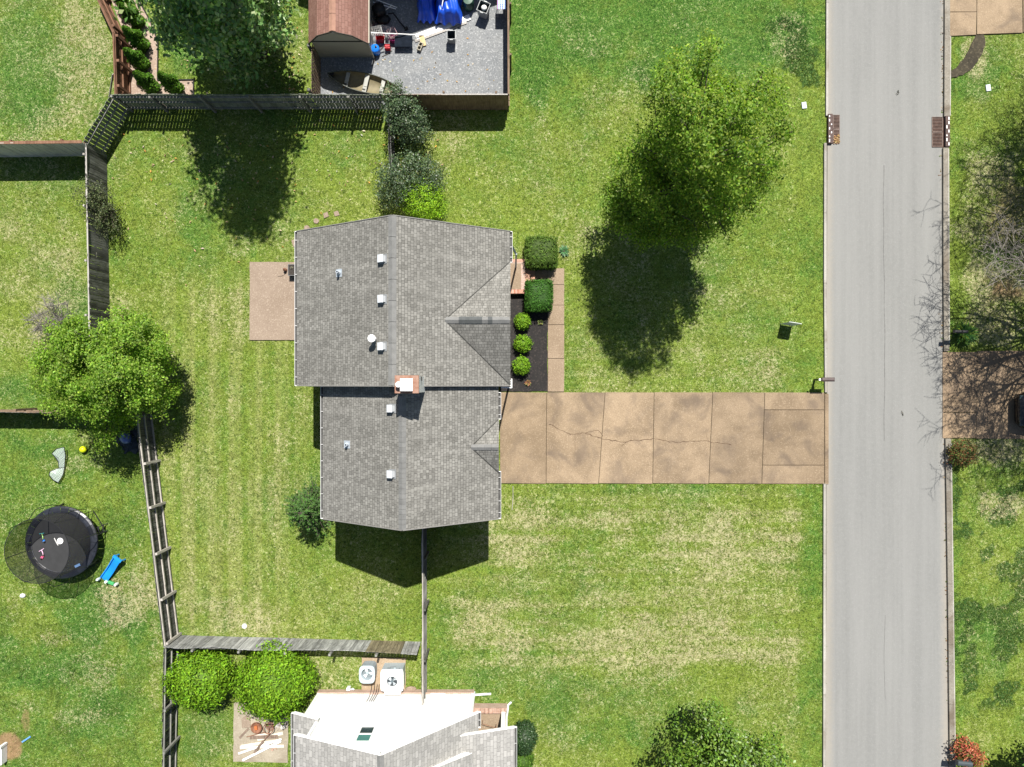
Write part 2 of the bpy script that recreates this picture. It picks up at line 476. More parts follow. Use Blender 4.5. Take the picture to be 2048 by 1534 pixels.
M_KERB = slab_mat('kerb_concrete', (.28, .265, .235), (.38, .365, .33), (.48, .46, .43), (.2, .18, .15), 20, (.2, .17, .13))
M_KERBD = slab_mat('kerb_weathered', (.17, .155, .13), (.25, .23, .19), (.33, .31, .27), (.08, .07, .055), 20, (.10, .075, .05))

def shingle(name, c1, c2, mort, bw=.25, rh=.145, blot=.25):
    t = NT(name); uv = t.pos((1, 1, 1), uv=True)
    b = t.node('ShaderNodeTexBrick'); b.offset = .45; b.offset_frequency = 2; b.squash = .7; b.squash_frequency = 3
    b.inputs['Color1'].default_value = (*c1, 1); b.inputs['Color2'].default_value = (*c2, 1); b.inputs['Mortar'].default_value = (*mort, 1)
    b.inputs['Scale'].default_value = 1; b.inputs['Mortar Size'].default_value = .009; b.inputs['Mortar Smooth'].default_value = .3
    b.inputs['Brick Width'].default_value = bw; b.inputs['Row Height'].default_value = rh
    w = t.noise(uv, 1.1, 3, .6)
    t.link(uv, b.inputs['Vector'])
    n = t.noise(uv, .55, 5, .62, .5); n2 = t.noise(uv, 14, 3, .7); n3 = t.noise(t.pos((2.5, .25, 1), uv=True), 1.0, 4, .6)
    c = t.mix(t.ramp(n, .32, .68, blot, 0), b.outputs['Color'], tuple(x * .62 for x in c1))
    c = t.mix(t.ramp(n3, .5, .72, 0, blot), c, tuple(x * 1.05 for x in c2))
    c = t.mix(t.ramp(n2, .45, .75, 0, .35), c, tuple(x * 1.3 for x in c2))
    hgt = t.math('ADD', t.math('MULTIPLY', b.outputs['Fac'], -1.0), t.math('MULTIPLY', n2, .4))
    t.bump(hgt, .5, .012)
    MATS[name] = t.done(c, .9, .15); return t.m
M_SHING = shingle('weathered_grey_shingle', (.136, .132, .120), (.250, .244, .224), (.072, .070, .065), .17, .13, .34)
M_SHING2 = shingle('pale_grey_shingle', (.235, .23, .218), (.35, .342, .325), (.17, .165, .16), .30, .16, .12)
M_SHINGR = shingle('red_brown_shingle', (.185, .098, .078), (.245, .14, .115), (.12, .065, .052), .28, .145, .12)
M_RIDGE = mat('ridge_shingle', (.165, .165, .160), .9, .12, 4)
def brickmat(name, c1, c2, mort, bw=.2, rh=.07):
    t = NT(name); uv = t.pos((1, 1, 1), uv=True)
    b = t.node('ShaderNodeTexBrick')
    b.inputs['Color1'].default_value = (*c1, 1); b.inputs['Color2'].default_value = (*c2, 1); b.inputs['Mortar'].default_value = (*mort, 1)
    b.inputs['Scale'].default_value = 1; b.inputs['Mortar Size'].default_value = .008
    b.inputs['Brick Width'].default_value = bw; b.inputs['Row Height'].default_value = rh
    t.link(uv, b.inputs['Vector'])
    t.bump(b.outputs['Fac'], -.3, .01)
    c = t.mix(t.ramp(t.noise(uv, 3, 4), .3, .7, 0, .3), b.outputs['Color'], tuple(x * .7 for x in c1))
    MATS[name] = t.done(c, .85, .2); return t.m
M_BRICK = brickmat('house_brick', (.26, .13, .09), (.36, .2, .14), (.36, .33, .29))
M_BRICKT = brickmat('tan_brick', (.33, .21, .16), (.45, .31, .25), (.42, .38, .34))
def siding(name, col, lap=.15):
    t = NT(name); uv = t.pos(uv=True)
    sp = t.node('ShaderNodeSeparateXYZ'); t.link(uv, sp.inputs[0])
    fr = t.math('FRACT', t.math('DIVIDE', sp.outputs[1], lap))
    c = t.mix(t.ramp(t.noise(uv, .8, 5), .3, .7), tuple(x * .95 for x in col), col)
    t.bump(fr, .4, .012)
    MATS[name] = t.done(c, .5, .3); return t.m
M_SIDE = siding('white_siding', (.80, .80, .79)); M_SIDET = siding('tan_siding', (.42, .38, .31)); M_SHEDW = siding('shed_siding', (.36, .34, .27), .3)
M_WHITE = mat('white_paint', (.80, .80, .79), .45, .04, 3, bump=.03)
M_GUT = mat('gutter_inside', (.06, .06, .058), .7, .3, 6)
M_VENT = mat('vent_metal', (.72, .75, .77), .4, .06, 4, spec=.5)
M_LEAD = mat('lead_pipe', (.42, .47, .52), .5, .15, 8)
M_RUST = mat('rusty_cap', (.20, .085, .050), .55, .3, 4, col2=(.30, .18, .13), spec=.4)
M_GLASS = mat('window_glass', (.03, .05, .055), .08, .1, 2, spec=.6, bump=0)
M_TEAL = mat('teal_glass', (.08, .22, .2), .1, .1, 2, spec=.6, bump=0)
M_DOOR = mat('door_paint', (.2, .05, .04), .5, .1, 3)
M_BLACK = mat('black_plastic', (.012, .012, .013), .45, .2, 5)
M_BLACKM = mat('black_metal', (.018, .018, .02), .4, .2, 5, spec=.5)
M_STEEL = mat('grey_steel', (.34, .35, .36), .4, .1, 5, spec=.5, metal=.3)
M_RUSTY = mat('rust', (.13, .06, .035), .75, .35, 6, col2=(.27, .13, .08))

# ------------------------------------------------------------------ ground sheet and flat surfaces
def strc(o, kind='structure'): o['kind'] = kind; return o
fx = np.arange(-29, 29.01, .12); fy = np.arange(-22.5, 22.51, .12)
gx = np.concatenate([[-400, -150, -70, -45, -36, -31], fx, [31, 36, 45, 70, 150, 400]])
gy = np.concatenate([[-400, -150, -70, -40, -30, -25], fy, [25, 30, 40, 70, 150, 400]])
GX, GY = np.meshgrid(gx, gy)
dry, lush, soil, tuf, pale = lawn_maps(GX, GY)
Z = np.where((abs(GX) < 29.1) & (abs(GY) < 22.6), -.035 * fbm(GX, GY, 1.6, 5, 3), -.03)
nx, ny = len(gx), len(gy)
I = np.arange(nx * ny).reshape(ny, nx)
Q = np.stack([I[:-1, :-1], I[:-1, 1:], I[1:, 1:], I[1:, :-1]], -1).reshape(-1, 4)
me = bpy.data.meshes.new('lawn')
V = np.stack([GX, GY, Z], -1).reshape(-1, 3)
me.vertices.add(len(V)); me.vertices.foreach_set('co', V.astype(np.float32).ravel())
me.loops.add(Q.size); me.loops.foreach_set('vertex_index', Q.astype(np.int32).ravel())
me.polygons.add(len(Q)); me.polygons.foreach_set('loop_start', np.arange(0, Q.size, 4, dtype=np.int32))
me.update(calc_edges=True)
at = me.attributes.new('lawn', 'FLOAT_COLOR', 'POINT')
at.data.foreach_set('color', np.stack([dry, lush, soil, np.ones_like(dry)], -1).astype(np.float32).ravel())
at = me.attributes.new('pale', 'FLOAT', 'POINT'); at.data.foreach_set('value', pale.astype(np.float32).ravel())
at = me.attributes.new('tufts', 'FLOAT', 'POINT'); at.data.foreach_set('value', tuf.astype(np.float32).ravel())
me.materials.append(M_LAWN)
lawn = bpy.data.objects.new('lawn', me); COL.objects.link(lawn); strc(lawn)

def gp(*pts): return [((x - 1024) / 40, (767 - y) / 40) for x, y in pts]
def sheet(name, poly, z0, z1, m): return strc(MB().prism(poly, z0, z1).build(name, m))

def rough_poly(poly, step=.25, amp=.03):
    """same outline with a slightly irregular edge (turf creeping over it)"""
    out = []
    n = len(poly)
    for i in range(n):
        a = Vector(poly[i]); b = Vector(poly[(i + 1) % n]); L = (b - a).length
        k = max(1, int(L / step)); d = (b - a).normalized(); nn = Vector((-d.y, d.x))
        for j in range(k):
            p = a + (b - a) * j / k
            out.append(tuple(p + (nn * random.uniform(-amp, amp) if j else Vector((0, 0)))))
    return out

# road with both kerbs
road = [(15.85, 45), (21.58, 45), (21.56, 19.2), (21.5, 10), (21.55, 0), (21.72, -10), (21.82, -19.2), (21.95, -45), (15.65, -45), (15.68, -19.2), (15.72, -10), (15.74, 5), (15.8, 19.2)]
sheet('road', road, -.2, .012, M_ROAD)
def kerb(name, pts, w, h, m, side):
    """kerb following x(y); profile sloped toward the road"""
    mb = MB()
    for (x0, y0), (x1, y1) in zip(pts[:-1], pts[1:]):
        L = math.hypot(x1 - x0, y1 - y0); k = max(1, int(L / 3.0))
        for i in range(k):
            a = i / k; b = (i + 1) / k - .012 / L
            A = (x0 + (x1 - x0) * a, y0 + (y1 - y0) * a); B = (x0 + (x1 - x0) * b, y0 + (y1 - y0) * b)
            tn = random.uniform(.85, 1.08)
            vs = []
            for (x, y) in (A, B):
                vs += [(x, y, -.1), (x, y, h * .25 if side < 0 else h), (x + side * w * .45, y, h), (x + side * w, y, h), (x + side * w, y, -.1)]
            fs = [(0, 1, 2, 3, 4), (9, 8, 7, 6, 5)] + [(i2, 5 + i2, 5 + (i2 + 1) % 5, (i2 + 1) % 5) for i2 in range(5)]
            mb.add(vs, fs, 0, (tn, tn, tn))
    return strc(mb.build(name, m))
kerb('kerb', [(15.84, 42), (15.84, 19), (15.82, 13.35)], .16, .10, M_KERB, -1)
kerb('kerb', [(15.74, 12.0), (15.73, 5), (15.78, -.45)], .17, .10, M_KERB, -1)
kerb('kerb', [(15.71, -5.0), (15.69, -19), (15.66, -42)], .17, .10, M_KERB, -1)
kerb('kerb', [(21.58, 42), (21.57, 17.4)], .26, .12, M_KERBD, 1)
kerb('kerb', [(21.56, 17.4), (21.54, 13.3)], .28, .13, M_KERBD, 1)
kerb('kerb', [(21.49, 11.75), (21.5, 5), (21.53, 1.6)], .27, .13, M_KERBD, 1)
kerb('kerb', [(21.6, -2.75), (21.72, -10), (21.82, -19), (21.95, -42)], .27, .13, M_KERBD, 1)
# pale outer lip of the right kerb
mb = MB()
for a, b in (((21.83, 13.35), (21.85, 17.3)), ((21.79, 2), (21.75, 11.7)), ((21.88, -3), (22.1, -19.5))):
    mb.bar((a[0], a[1], .126), (b[0], b[1], .126), .05, .02)
strc(mb.build('kerb_lip', M_KERB))
# road seam and specks
mb = MB()
pts = [W(1768 + 1.2 * math.sin(y / 90.0) + .5 * math.sin(y / 17), y) for y in range(330, 885, 8)]
for a, b in zip(pts[:-1], pts[1:]):
    w = .035 * (1 - abs((767 - a.y * 40) - 0) * 0) * random.uniform(.5, 1.1)
    mb.bar((a.x, a.y, .016), (b.x, b.y, .016), w, .003)
pts = [W(1769 + 1.2 * math.sin(y / 31.0), y) for y in range(1230, 1400, 8)]
for a, b in zip(pts[:-1], pts[1:]): mb.bar((a.x, a.y, .016), (b.x, b.y, .016), .015, .003)
strc(mb.build('road_seam', mat('tar_seam', (.13, .13, .125), .8, .2, 5)))

# drive: slabs with real joints on a dirt bed
sheet('drive_bed', gp((1001, 786), (1655, 787), (1655, 966), (1001, 965)), -.1, .012, M_JOINT)
mb = MB()
xt = [999, 1093.5, 1210, 1308, 1425, 1529, 1648]; xb = [1000, 1092, 1197, 1305, 1417, 1523, 1648]
for i in range(6):
    a, b = xt[i] + .6, xt[i + 1] - .6; c_, d_ = xb[i] + .6, xb[i + 1] - .6
    tn = (.97, 1.05, 1.12, 1.04, .93, .9)[i]
    if i < 5:
        mb.prism(gp((a, 784.5), (b, 785), (d_, 967), (c_, 966)), 0, .045, 0, (tn,) * 3)
    else:
        for y0, y1, q in ((785, 819, 1.02), (820.2, 929.5, .9), (930.7, 967, .98)):
            f0 = (y0 - 785) / 182; f1_ = (y1 - 785) / 182
            mb.prism(gp((a + (c_ - a) * f0, y0), (b, y0), (b, y1), (a + (c_ - a) * f1_, y1)), 0, .045, 0, (q,) * 3)
mb.prism(gp((1649.5, 788), (1656.5, 788), (1656.5, 968), (1649.5, 968)), 0, .04, 0, (.95,) * 3)
strc(mb.build('driveway', M_DRIVE))
mb = MB()
def crackline(pts, w, z):
    pts = [W(*p) for p in pts]
    for a, b in zip(pts[:-1], pts[1:]):
        n = max(2, int((b - a).length / .12)); prev = None
        for i in range(n + 1):
            q = a.lerp(b, i / n) + Vector((0, random.uniform(-.035, .035), 0))
            if prev is not None:
                mb.bar((prev.x, prev.y, z), (q.x, q.y, z), w * random.uniform(.5, 1.3), .003)
            prev = q
crackline([(1097, 848), (1142, 868), (1170, 866), (1203, 877), (1240, 884), (1305, 878)], .028, .047)
crackline([(1306, 877), (1350, 885), (1400, 881), (1462, 889)], .024, .047)
crackline([(1170, 866), (1195, 860), (1206, 872)], .018, .0475)
crackline([(1150, 868), (1150, 905)], .010, .0475); crackline([(1255, 884), (1243, 892)], .014, .0475); crackline([(1418, 884), (1412, 872)], .012, .0475)
strc(mb.build('driveway_crack', M_CRACK))
# front walk
sheet('walk_bed', gp((1097, 538), (1127, 538), (1127, 782), (1097, 782)), -.1, .010, M_JOINT)
mb = MB()
for y0, y1, tn in ((537, 568.5, 1.0), (569.5, 610, .98), (610.7, 649, 1.0), (650, 716.5, 1.03), (717.5, 783, 1.0)):
    mb.prism(gp((1096 - (y0 - 783) * .012 * 0, y0), (1128.5, y0), (1128, y1), (1095.5, y1)), 0, .05, 0, (tn,) * 3)
mb.prism(gp((1056, 537.5), (1095.3, 537), (1095.3, 557), (1056, 557)), 0, .05)
strc(mb.build('front_walk', M_WALK))
sheet('mulch_bed', rough_poly(gp((1000, 590), (1054, 590), (1054, 558), (1095, 558), (1095, 782.5), (1000, 783)), .3, .02), -.05, .03, M_MULCH)
sheet('patio', rough_poly(gp((500, 524), (640, 524), (640, 680), (500, 680)), .3, .012), -.1, .05, M_PATIO)
sheet('gravel_yard', rough_poly(gp((636, -60), (1015, -60), (1015, 218), (636, 218)), .4, .02), -.05, .02, M_GRAVEL)
sheet('gravel_bed', rough_poly(gp((215, -20), (270, -20), (277, 0), (300, 42), (316, 85), (315, 162), (387, 160), (387, 214), (262, 214), (258, 94)), .3, .02), -.05, .02, M_PINKGRAVEL)
mb = MB()
e = [W(*q) for q in ((271, -20), (278, 0), (301, 42), (317, 85), (316, 161), (388, 160), (388, 214))]
for a, b in zip(e[:-1], e[1:]): mb.bar((a.x, a.y, .03), (b.x, b.y, .03), .04, .1)
tag(mb.build('bed_edging', M_BLACK, origin=(e[3].x, e[3].y, 0)), 'thin dark edging strip bent round the pink gravel bed', 'edging')
sheet('neighbour_patio', rough_poly(gp((468, 1405), (577, 1406), (576, 1525), (467, 1523)), .3, .02), -.1, .03, M_CONC)
sheet('equipment_pad', rough_poly(gp((724, 1315), (812, 1316), (811, 1386), (724, 1386)), .3, .02), -.1, .03, slab_mat('dirty_concrete', (.27, .20, .13), (.34, .26, .18), (.4, .33, .25), (.16, .11, .07), 22))
mb = MB()
for q in (((1888, -60), (1952, -60), (1952, 24), (1888, 24)), ((1888, 25.5), (1952, 25), (1951, 70), (1888, 73)), ((1953.5, -60), (2043, -60), (2044, 66), (1953, 69)), ((2045, -60), (2300, -60), (2300, 58), (2046, 65))):
    mb.prism(gp(*q), -.05, .045, 0, (1.05,) * 3)
strc(mb.build('neighbour_driveway', M_DRIVE))
mb = MB()
for q in (((1884.5, 704), (1953, 704), (1951.5, 824), (1884.5, 824)), ((1884.5, 825.2), (1951.5, 825.2), (1950, 876), (1884.5, 876)), ((1954.2, 702), (2300, 700), (2300, 878), (1951.2, 877))):
    mb.prism(gp(*q), -.05, .045, 0, (1.05, 1.02, 1.0))
strc(mb.build('neighbour_driveway', M_DRIVE))
arc = [(1966, 69), (1970, 85), (1962, 112), (1946, 135), (1925, 151), (1900, 157), (1897, 144), (1914, 134), (1930, 114), (1940, 94), (1951, 70)]
sheet('mulch_crescent', rough_poly(gp(*arc), .15, .04), -.05, .035, M_BROWNMULCH)
# stepping stones, small pavers
for x, y, s, lb in ((652, 430, .17, 'pale square stepping stone, second from the shrubs, north of the roof'), (673, 427, .18, 'pinkish square stepping stone nearest the roof ridge, beside a paler one'), (632, 442, .15, 'small rounded stepping stone, third from the shrubs in the curved line'), (614, 456, .15, 'stepping stone at the end of the curved line, touching the roof edge'), (592, 486, .25, 'irregular pale stone half under the west gutter above the patio')):
    w = W(x, y); mb = MB()
    n = 7 if s < .17 else 4
    mb.prism([(s * random.uniform(.85, 1.1) * math.cos(2 * math.pi * (k + .5) / n + .3), s * random.uniform(.85, 1.1) * math.sin(2 * math.pi * (k + .5) / n + .3)) for k in range(n)], -.03, .025)
    o = mb.build('stepping_stone', M_PATIO, bevel=.01); o.location = (w.x, w.y, 0); tag(o, lb, 'stepping stone', 'stepping stones beside the house')
#==SPLIT1==

# ------------------------------------------------------------------ the main house (roof seen from above)
EV = 5.4; PM = .635
hx0, hx1, hy0, hy1 = -9.12, -.085, -.085, 6.45
hr = (hx0 + hx1) / 2; HR = EV + PM * (hx1 - hx0) / 2
wx0, wx1, wy0 = -8.02, -.57, -5.73
wr = (wx0 + wx1) / 2; WR = EV + PM * (wx1 - wx0) / 2
house = thing('house', 'grey shingled two-part house with chimney, in the middle of the picture', 'house', (hr, 1.0, 0))
def hb(mb, name, m, par=house, **k): return mb.build(name, m, par, world=True, **k)
# walls with gables
mb = MB()
a, b = hx0 + .38, hx1 - .38
mb.vprism([(a, -.02), (b, -.02), (b, EV + PM * .3), (hr, HR - .16), (a, EV + PM * .3)], hy0 + .06, hy1 - .3)
mb.vprism([(-.04 + hy0 + .3, EV - .1), (5.0, EV - .1), (2.55, EV + PM * 2.4)], -1.0, hx1 - .2, axis='x')
hb(mb, 'wall', M_SIDET)
mb = MB()
a, b = wx0 + .36, wx1 - .36
mb.vprism([(a, -.02), (b, -.02), (b, EV + PM * .3), (wr, WR - .16), (a, EV + PM * .3)], wy0 + .28, hy0 + .05)
hb(mb, 'wing_wall', M_BRICK)
# roofs
mb = MB()
mb.plane([(hx0, hy0, EV), (hr, hy0, HR), (hr, hy1, HR), (hx0, hy1, EV)], .13, 0, 1)
mb.plane([(hx1, hy0, EV), (hr, hy0, HR), (hr, hy1, HR), (hx1, hy1, EV)], .13, 0, 1)
J = (hx1 - 2.6, 2.55); HC = EV + PM * 2.6
mb.plane([(J[0], J[1], HC + .02), (hx1 + .02, J[1], HC + .02), (hx1 + .02, J[1] + 2.6, EV + .02)], .1, 0, 1)
mb.plane([(J[0], J[1], HC + .02), (hx1 + .02, J[1], HC + .02), (hx1 + .02, J[1] - 2.6, EV + .02)], .1, 0, 1)
roof = hb(mb, 'roof', [M_SHING, M_SIDET])
mb = MB()
mb.plane([(wx0, wy0, EV), (wr, wy0, WR), (wr, hy0, WR), (wx0, hy0, EV)], .13, 0, 1)
mb.plane([(wx1, wy0, EV), (wr, wy0, WR), (wr, hy0, WR), (wx1, hy0, EV)], .13, 0, 1)
J2 = (wx1 - 1.13, -2.64); HC2 = EV + PM * 1.13
mb.plane([(J2[0], J2[1], HC2 + .02), (wx1 + .02, J2[1], HC2 + .02), (wx1 + .02, J2[1] + 1.13, EV + .02)], .1, 0, 1)
mb.plane([(J2[0], J2[1], HC2 + .02), (wx1 + .02, J2[1], HC2 + .02), (wx1 + .02, J2[1] - 1.13, EV + .02)], .1, 0, 1)
hb(mb, 'wing_roof', [M_SHING, M_SIDET])
def valley(name, J, x1, hc, hw):
    mb = MB()
    for s_ in (-1, 1):
        a = Vector((J[0], J[1], hc + .026)); b = Vector((x1, J[1] + s_ * hw, EV + .026)); n = 9
        for i in range(n):
            mb.bar(a.lerp(b, i / n), a.lerp(b, (i + .97) / n), random.uniform(.035, .06), .006, tint=(random.uniform(.7, 1.2),) * 3)
    hb(mb, name, mat('valley_dirt', (.05, .05, .046), .9, .3, 5))
valley('roof_valley', J, hx1, HC, 2.6); valley('wing_roof_valley', J2, wx1, HC2, 1.13)
# ridge caps
def ridge(mb, a, b, m, w, n, lift=.022, tj=.06, m2=None):
    a, b = Vector(a), Vector(b); d = (b - a).normalized(); sd = Vector((-d.y, d.x, 0))
    for i in range(n):
        p = a.lerp(b, i / n); q = a.lerp(b, (i + .985) / n); tn = random.uniform(1 - tj, 1 + tj)
        z0, z1 = lift, lift + (.014 if n > 3 else 0)
        dz = Vector((0, 0, m * w))
        vs = [p + Vector((0, 0, z0)), q + Vector((0, 0, z1)), q - sd * w - dz + Vector((0, 0, z1)), p - sd * w - dz + Vector((0, 0, z0)),
              q + sd * w - dz + Vector((0, 0, z1)), p + sd * w - dz + Vector((0, 0, z0))]
        mb.add(vs, [(0, 3, 2, 1), (0, 1, 4, 5)], 0, (tn,) * 3)
mb = MB(); ridge(mb, (hr, hy1, HR), (hr, hy0, HR), PM, .155, 8, tj=.035)
hb(mb, 'ridge_cap', M_RIDGE)
mb = MB(); ridge(mb, (wr, wy0, WR), (wr, hy0 - .4, WR), PM, .15, 26, tj=.05)
hb(mb, 'ridge_cap', M_RIDGE)
mb = MB(); ridge(mb, (J[0], J[1], HC + .02), (hx1, J[1], HC + .02), PM, .13, 3, tj=.02)
hb(mb, 'ridge_cap', M_RIDGE)
mb = MB(); ridge(mb, (J[0] + .55, J[1], HC + .028), (J[0] + 1.5, J[1], HC + .028), PM, .14, 1); ridge(mb, (J[0] + 1.72, J[1], HC + .028), (J[0] + 1.9, J[1], HC + .028), PM, .14, 1)
hb(mb, 'replacement_ridge_shingle', mat('dark_ridge_patch', (.085, .09, .09), .9, .12, 5))['label'] = 'darker replacement shingles on the small gable ridge'
mb = MB(); ridge(mb, (J2[0], J2[1], HC2 + .02), (wx1, J2[1], HC2 + .02), PM, .12, 4, tj=.03)
hb(mb, 'ridge_cap', M_RIDGE)
# drip edges
M_RAKE = mat('rake_metal', (.20, .195, .185), .6, .1, 4)
for (x0, x1, xr, zr, y) in ((hx0, hx1, hr, HR, hy1), (hx0, hx1, hr, HR, hy0), (wx0, wx1, wr, WR, wy0)):
    s_ = 1 if y == hy1 else -1
    for xe in (x0, x1):
        mb = MB(); mb.bar((xe, y + s_ * .015, EV - .03), (xr, y + s_ * .015, zr - .03), .03, .11)
        hb(mb, 'rake_trim', M_RAKE)
# gutters
def gutter(x, y0, y1, out, n, par=house, z=EV):
    """K gutter along y; out = +1/-1 away from the roof"""
    mb = MB(); w = .13
    mb.box((x + out * w / 2, (y0 + y1) / 2, z - .13), (w, abs(y1 - y0), .015), mi=1)
    mb.box((x + out * w, (y0 + y1) / 2, z - .075), (.014, abs(y1 - y0), .13), tint=(.72, .72, .72))
    mb.box((x + out * .01, (y0 + y1) / 2, z - .08), (.02, abs(y1 - y0), .10), mi=1)
    for y in (y0, y1): mb.box((x + out * w / 2, y, z - .075), (w, .02, .13))
    for i in range(n):
        y = y0 + (y1 - y0) * (i + .5) / n
        mb.box((x + out * w / 2, y, z - .03), (w, .018, .01), tint=(.7, .7, .7))
    return mb.build('gutter', [M_WHITE, M_GUT], par, world=True)
gutter(hx0 + .03, hy0, hy1, -1, 9)
gutter(hx1 - .03, J[1] + 2.6, hy1, 1, 3)
gutter(wx0 + .03, wy0, hy0 - .05, -1, 8)
gutter(wx1 - .03, J2[1] + 1.13, hy0 - .3, 1, 3)
gutter(wx1 - .03, wy0, J2[1] - 1.1, 1, 4)
mb = MB()   # white return and downspout at the south-east corner
c0 = W(1013, 776, 4.9)
mb.box((c0.x - .02, c0.y + .02, 5.16), (.42, .05, .1)); mb.box((c0.x + .22, c0.y + .2, 5.16), (.05, .40, .1))
for i in range(3): mb.box((c0.x + .14, c0.y + .12 + .1 * i, 5.19), (.14, .03, .04))
for i in range(2): mb.box((c0.x - .12 + .12 * i, c0.y + .07, 5.19), (.03, .1, .04))
mb.box((c0.x + .13, c0.y + .28, 2.6), (.08, .10, 5.1))
hb(mb, 'downspout', M_WHITE)
mb = MB(); p = W(1027, 503, 4.2); mb.bar((p.x - .1, p.y + .12, 5.1), (p.x + .1, p.y - .05, 4.0), .08, .06); mb.box((p.x + .12, p.y - .07, 2.0), (.08, .06, 4.0))
hb(mb, 'downspout', M_LEAD)
# box vents, pipes
def roofz(x, y):
    if y > hy0: return HR - PM * abs(x - hr)
    return WR - PM * abs(x - wr)
for px, py in ((767, 518), (767, 598.5), (767, 693), (785, 817), (785, 948)):
    q = W(px, py, 8.05 if py < 772 else 7.55); z = roofz(q.x, q.y)
    mb = MB()
    al = math.atan(PM)
    M = Matrix.Translation((q.x, q.y, z)) @ Matrix.Rotation(-al, 4, 'Y')
    mb.box((0, 0, .012), (.36, .38, .02), mi=0, tint=(.28, .28, .28), M=M)
    mb.box((0, 0, .10), (.24, .24, .16), tint=(.6, .6, .6), M=M)
    mb.box((0, .0, .19), (.26, .30, .05), M=M, tint=(.72, .73, .75))
    mb.box((.07, 0, .222), (.10, .27, .012), M=M, tint=(1.1, 1.1, 1.1))
    hb(mb, 'roof_vent', M_VENT, bevel=.008)
for px, py, hh, r in ((676.5, 545, .38, .055), (686, 892, .3, .06)):
    q = W(px, py, 6.9); z = roofz(q.x, q.y); mb = MB()
    M = Matrix.Translation((q.x, q.y, z)) @ Matrix.Rotation(-math.atan(PM), 4, 'Y')
    mb.box((0, 0, .012), (.32, .32, .02), M=M, tint=(.75, .75, .75))
    mb.lathe([(.11, z - .04), (r + .02, z + .14), (r, z + .16), (r, z + hh), (r - .018, z + hh), (r - .018, z + hh - .15)], (q.x, q.y, 0), 14)
    hb(mb, 'vent_pipe', M_LEAD)
q = W(745, 677, 8.2); z = roofz(q.x, q.y); mb = MB()
mb.lathe([(.10, z - .05), (.10, z + .45), (.08, z + .45)], (q.x, q.y, 0), 14)
mb.lathe([(.14, z + .50), (.15, z + .53), (.02, z + .60)], (q.x - .02, q.y, 0), 16)
for k in range(3):
    a_ = k * 2.1; mb.bar((q.x + .09 * math.cos(a_), q.y + .09 * math.sin(a_), z + .42), (q.x + .12 * math.cos(a_), q.y + .12 * math.sin(a_), z + .52), .02, .01)
hb(mb, 'flue_pipe', M_WHITE)
# chimney
CT = 9.3; k_ = (H - CT) / F
cx0, cx1, cy0, cy1 = (789 - 1024) * k_, (838 - 1024) * k_, (767 - 787) * k_, (767 - 750.5) * k_
mb = MB(); mb.box(((cx0 + cx1) / 2, (cy0 + cy1) / 2, CT / 2 - .05), (cx1 - cx0 - .06, cy1 - cy0 - .06, CT - .06))
ch = hb(mb, 'chimney', M_SIDE)
mb = MB(); mb.box(((cx0 + cx1) / 2, (cy0 + cy1) / 2, CT - .02), (cx1 - cx0, cy1 - cy0, .07), top=(cx1 - cx0 - .02, cy1 - cy0 - .02))
hb(mb, 'crown_slab', M_RUST, ch)
mb = MB(); u = W(812.5, 769.5, 9.6)
mb.box((u.x, u.y, CT + .14), (.36, .36, .28)); mb.add([(u.x - .23, u.y - .23, CT + .29), (u.x + .23, u.y - .23, CT + .29), (u.x + .23, u.y + .23, CT + .29), (u.x - .23, u.y + .23, CT + .29), (u.x - .08, u.y - .05, CT + .345), (u.x + .17, u.y + .1, CT + .335)], [(0, 1, 5, 4), (1, 2, 5), (2, 3, 4, 5), (3, 0, 4), (3, 2, 1, 0)])
hb(mb, 'chimney_hood', M_WHITE, ch)
mb = MB(); u = W(796, 769, 9.65); mb.lathe([(.07, CT), (.07, CT + .27), (.10, CT + .27), (.105, CT + .30), (.02, CT + .34)], (u.x, u.y, 0), 18)
hb(mb, 'flue_cap', M_WHITE, ch)
mb = MB(); u = W(844, 757.5, 8.2); mb.box((cx1 + .005, u.y, 8.55), (.03, .16, .10)); hb(mb, 'chimney_vent', M_BLACK, ch)
# windows, garage door, front door (hidden from straight above)
def window(x, y, z, w, h, face, par=house):
    mb = MB(); d = (.10, w, h) if face in 'ew' else (w, .10, h)
    sx = {'e': 1, 'w': -1}.get(face, 0); sy = {'n': 1, 's': -1}.get(face, 0)
    mb.box((x, y, z), d); f = mb.build('window', M_WHITE, par, world=True)
    mb = MB(); d2 = (.02, w - .16, h / 2 - .12) if face in 'ew' else (w - .16, .02, h / 2 - .12)
    for s_ in (-1, 1): mb.box((x + sx * .05, y + sy * .05, z + s_ * h / 4), d2)
    mb.build('pane', M_GLASS, f, world=True); return f
for y in (1.0, 3.0, 5.2): window(hx0 + .36, y, 4.2, .9, 1.3, 'w'); window(hx0 + .36, y, 1.5, .9, 1.3, 'w')
for x in (-7, -2.5): window(x, hy1 - .28, 4.2, .9, 1.3, 'n')
window(wx0 + .34, -3, 3.8, .9, 1.3, 'w'); window(wr, wy0 + .27, 4.2, .9, 1.3, 's'); window(hx1 - .36, 1.2, 4.0, 1.4, 1.4, 'e'); window(hx1 - .36, 1.2, 1.5, 1.6, 1.4, 'e')
mb = MB(); mb.box((wx1 - .35, -2.7, 1.1), (.08, 4.4, 2.2))
for i in range(1, 4): mb.box((wx1 - .305, -2.7, .55 * i), (.02, 4.3, .03), tint=(.6, .6, .6))
hb(mb, 'garage_door', M_WHITE)
mb = MB(); mb.box((hx1 - .36, 5.3, 1.5), (.08, .95, 2.05)); d_ = hb(mb, 'front_door', M_DOOR)
mb = MB(); mb.tube([(hx1 - .3, 5.65, 1.4), (hx1 - .26, 5.65, 1.4)], .03, 8); hb(mb, 'door_handle', M_STEEL, d_)
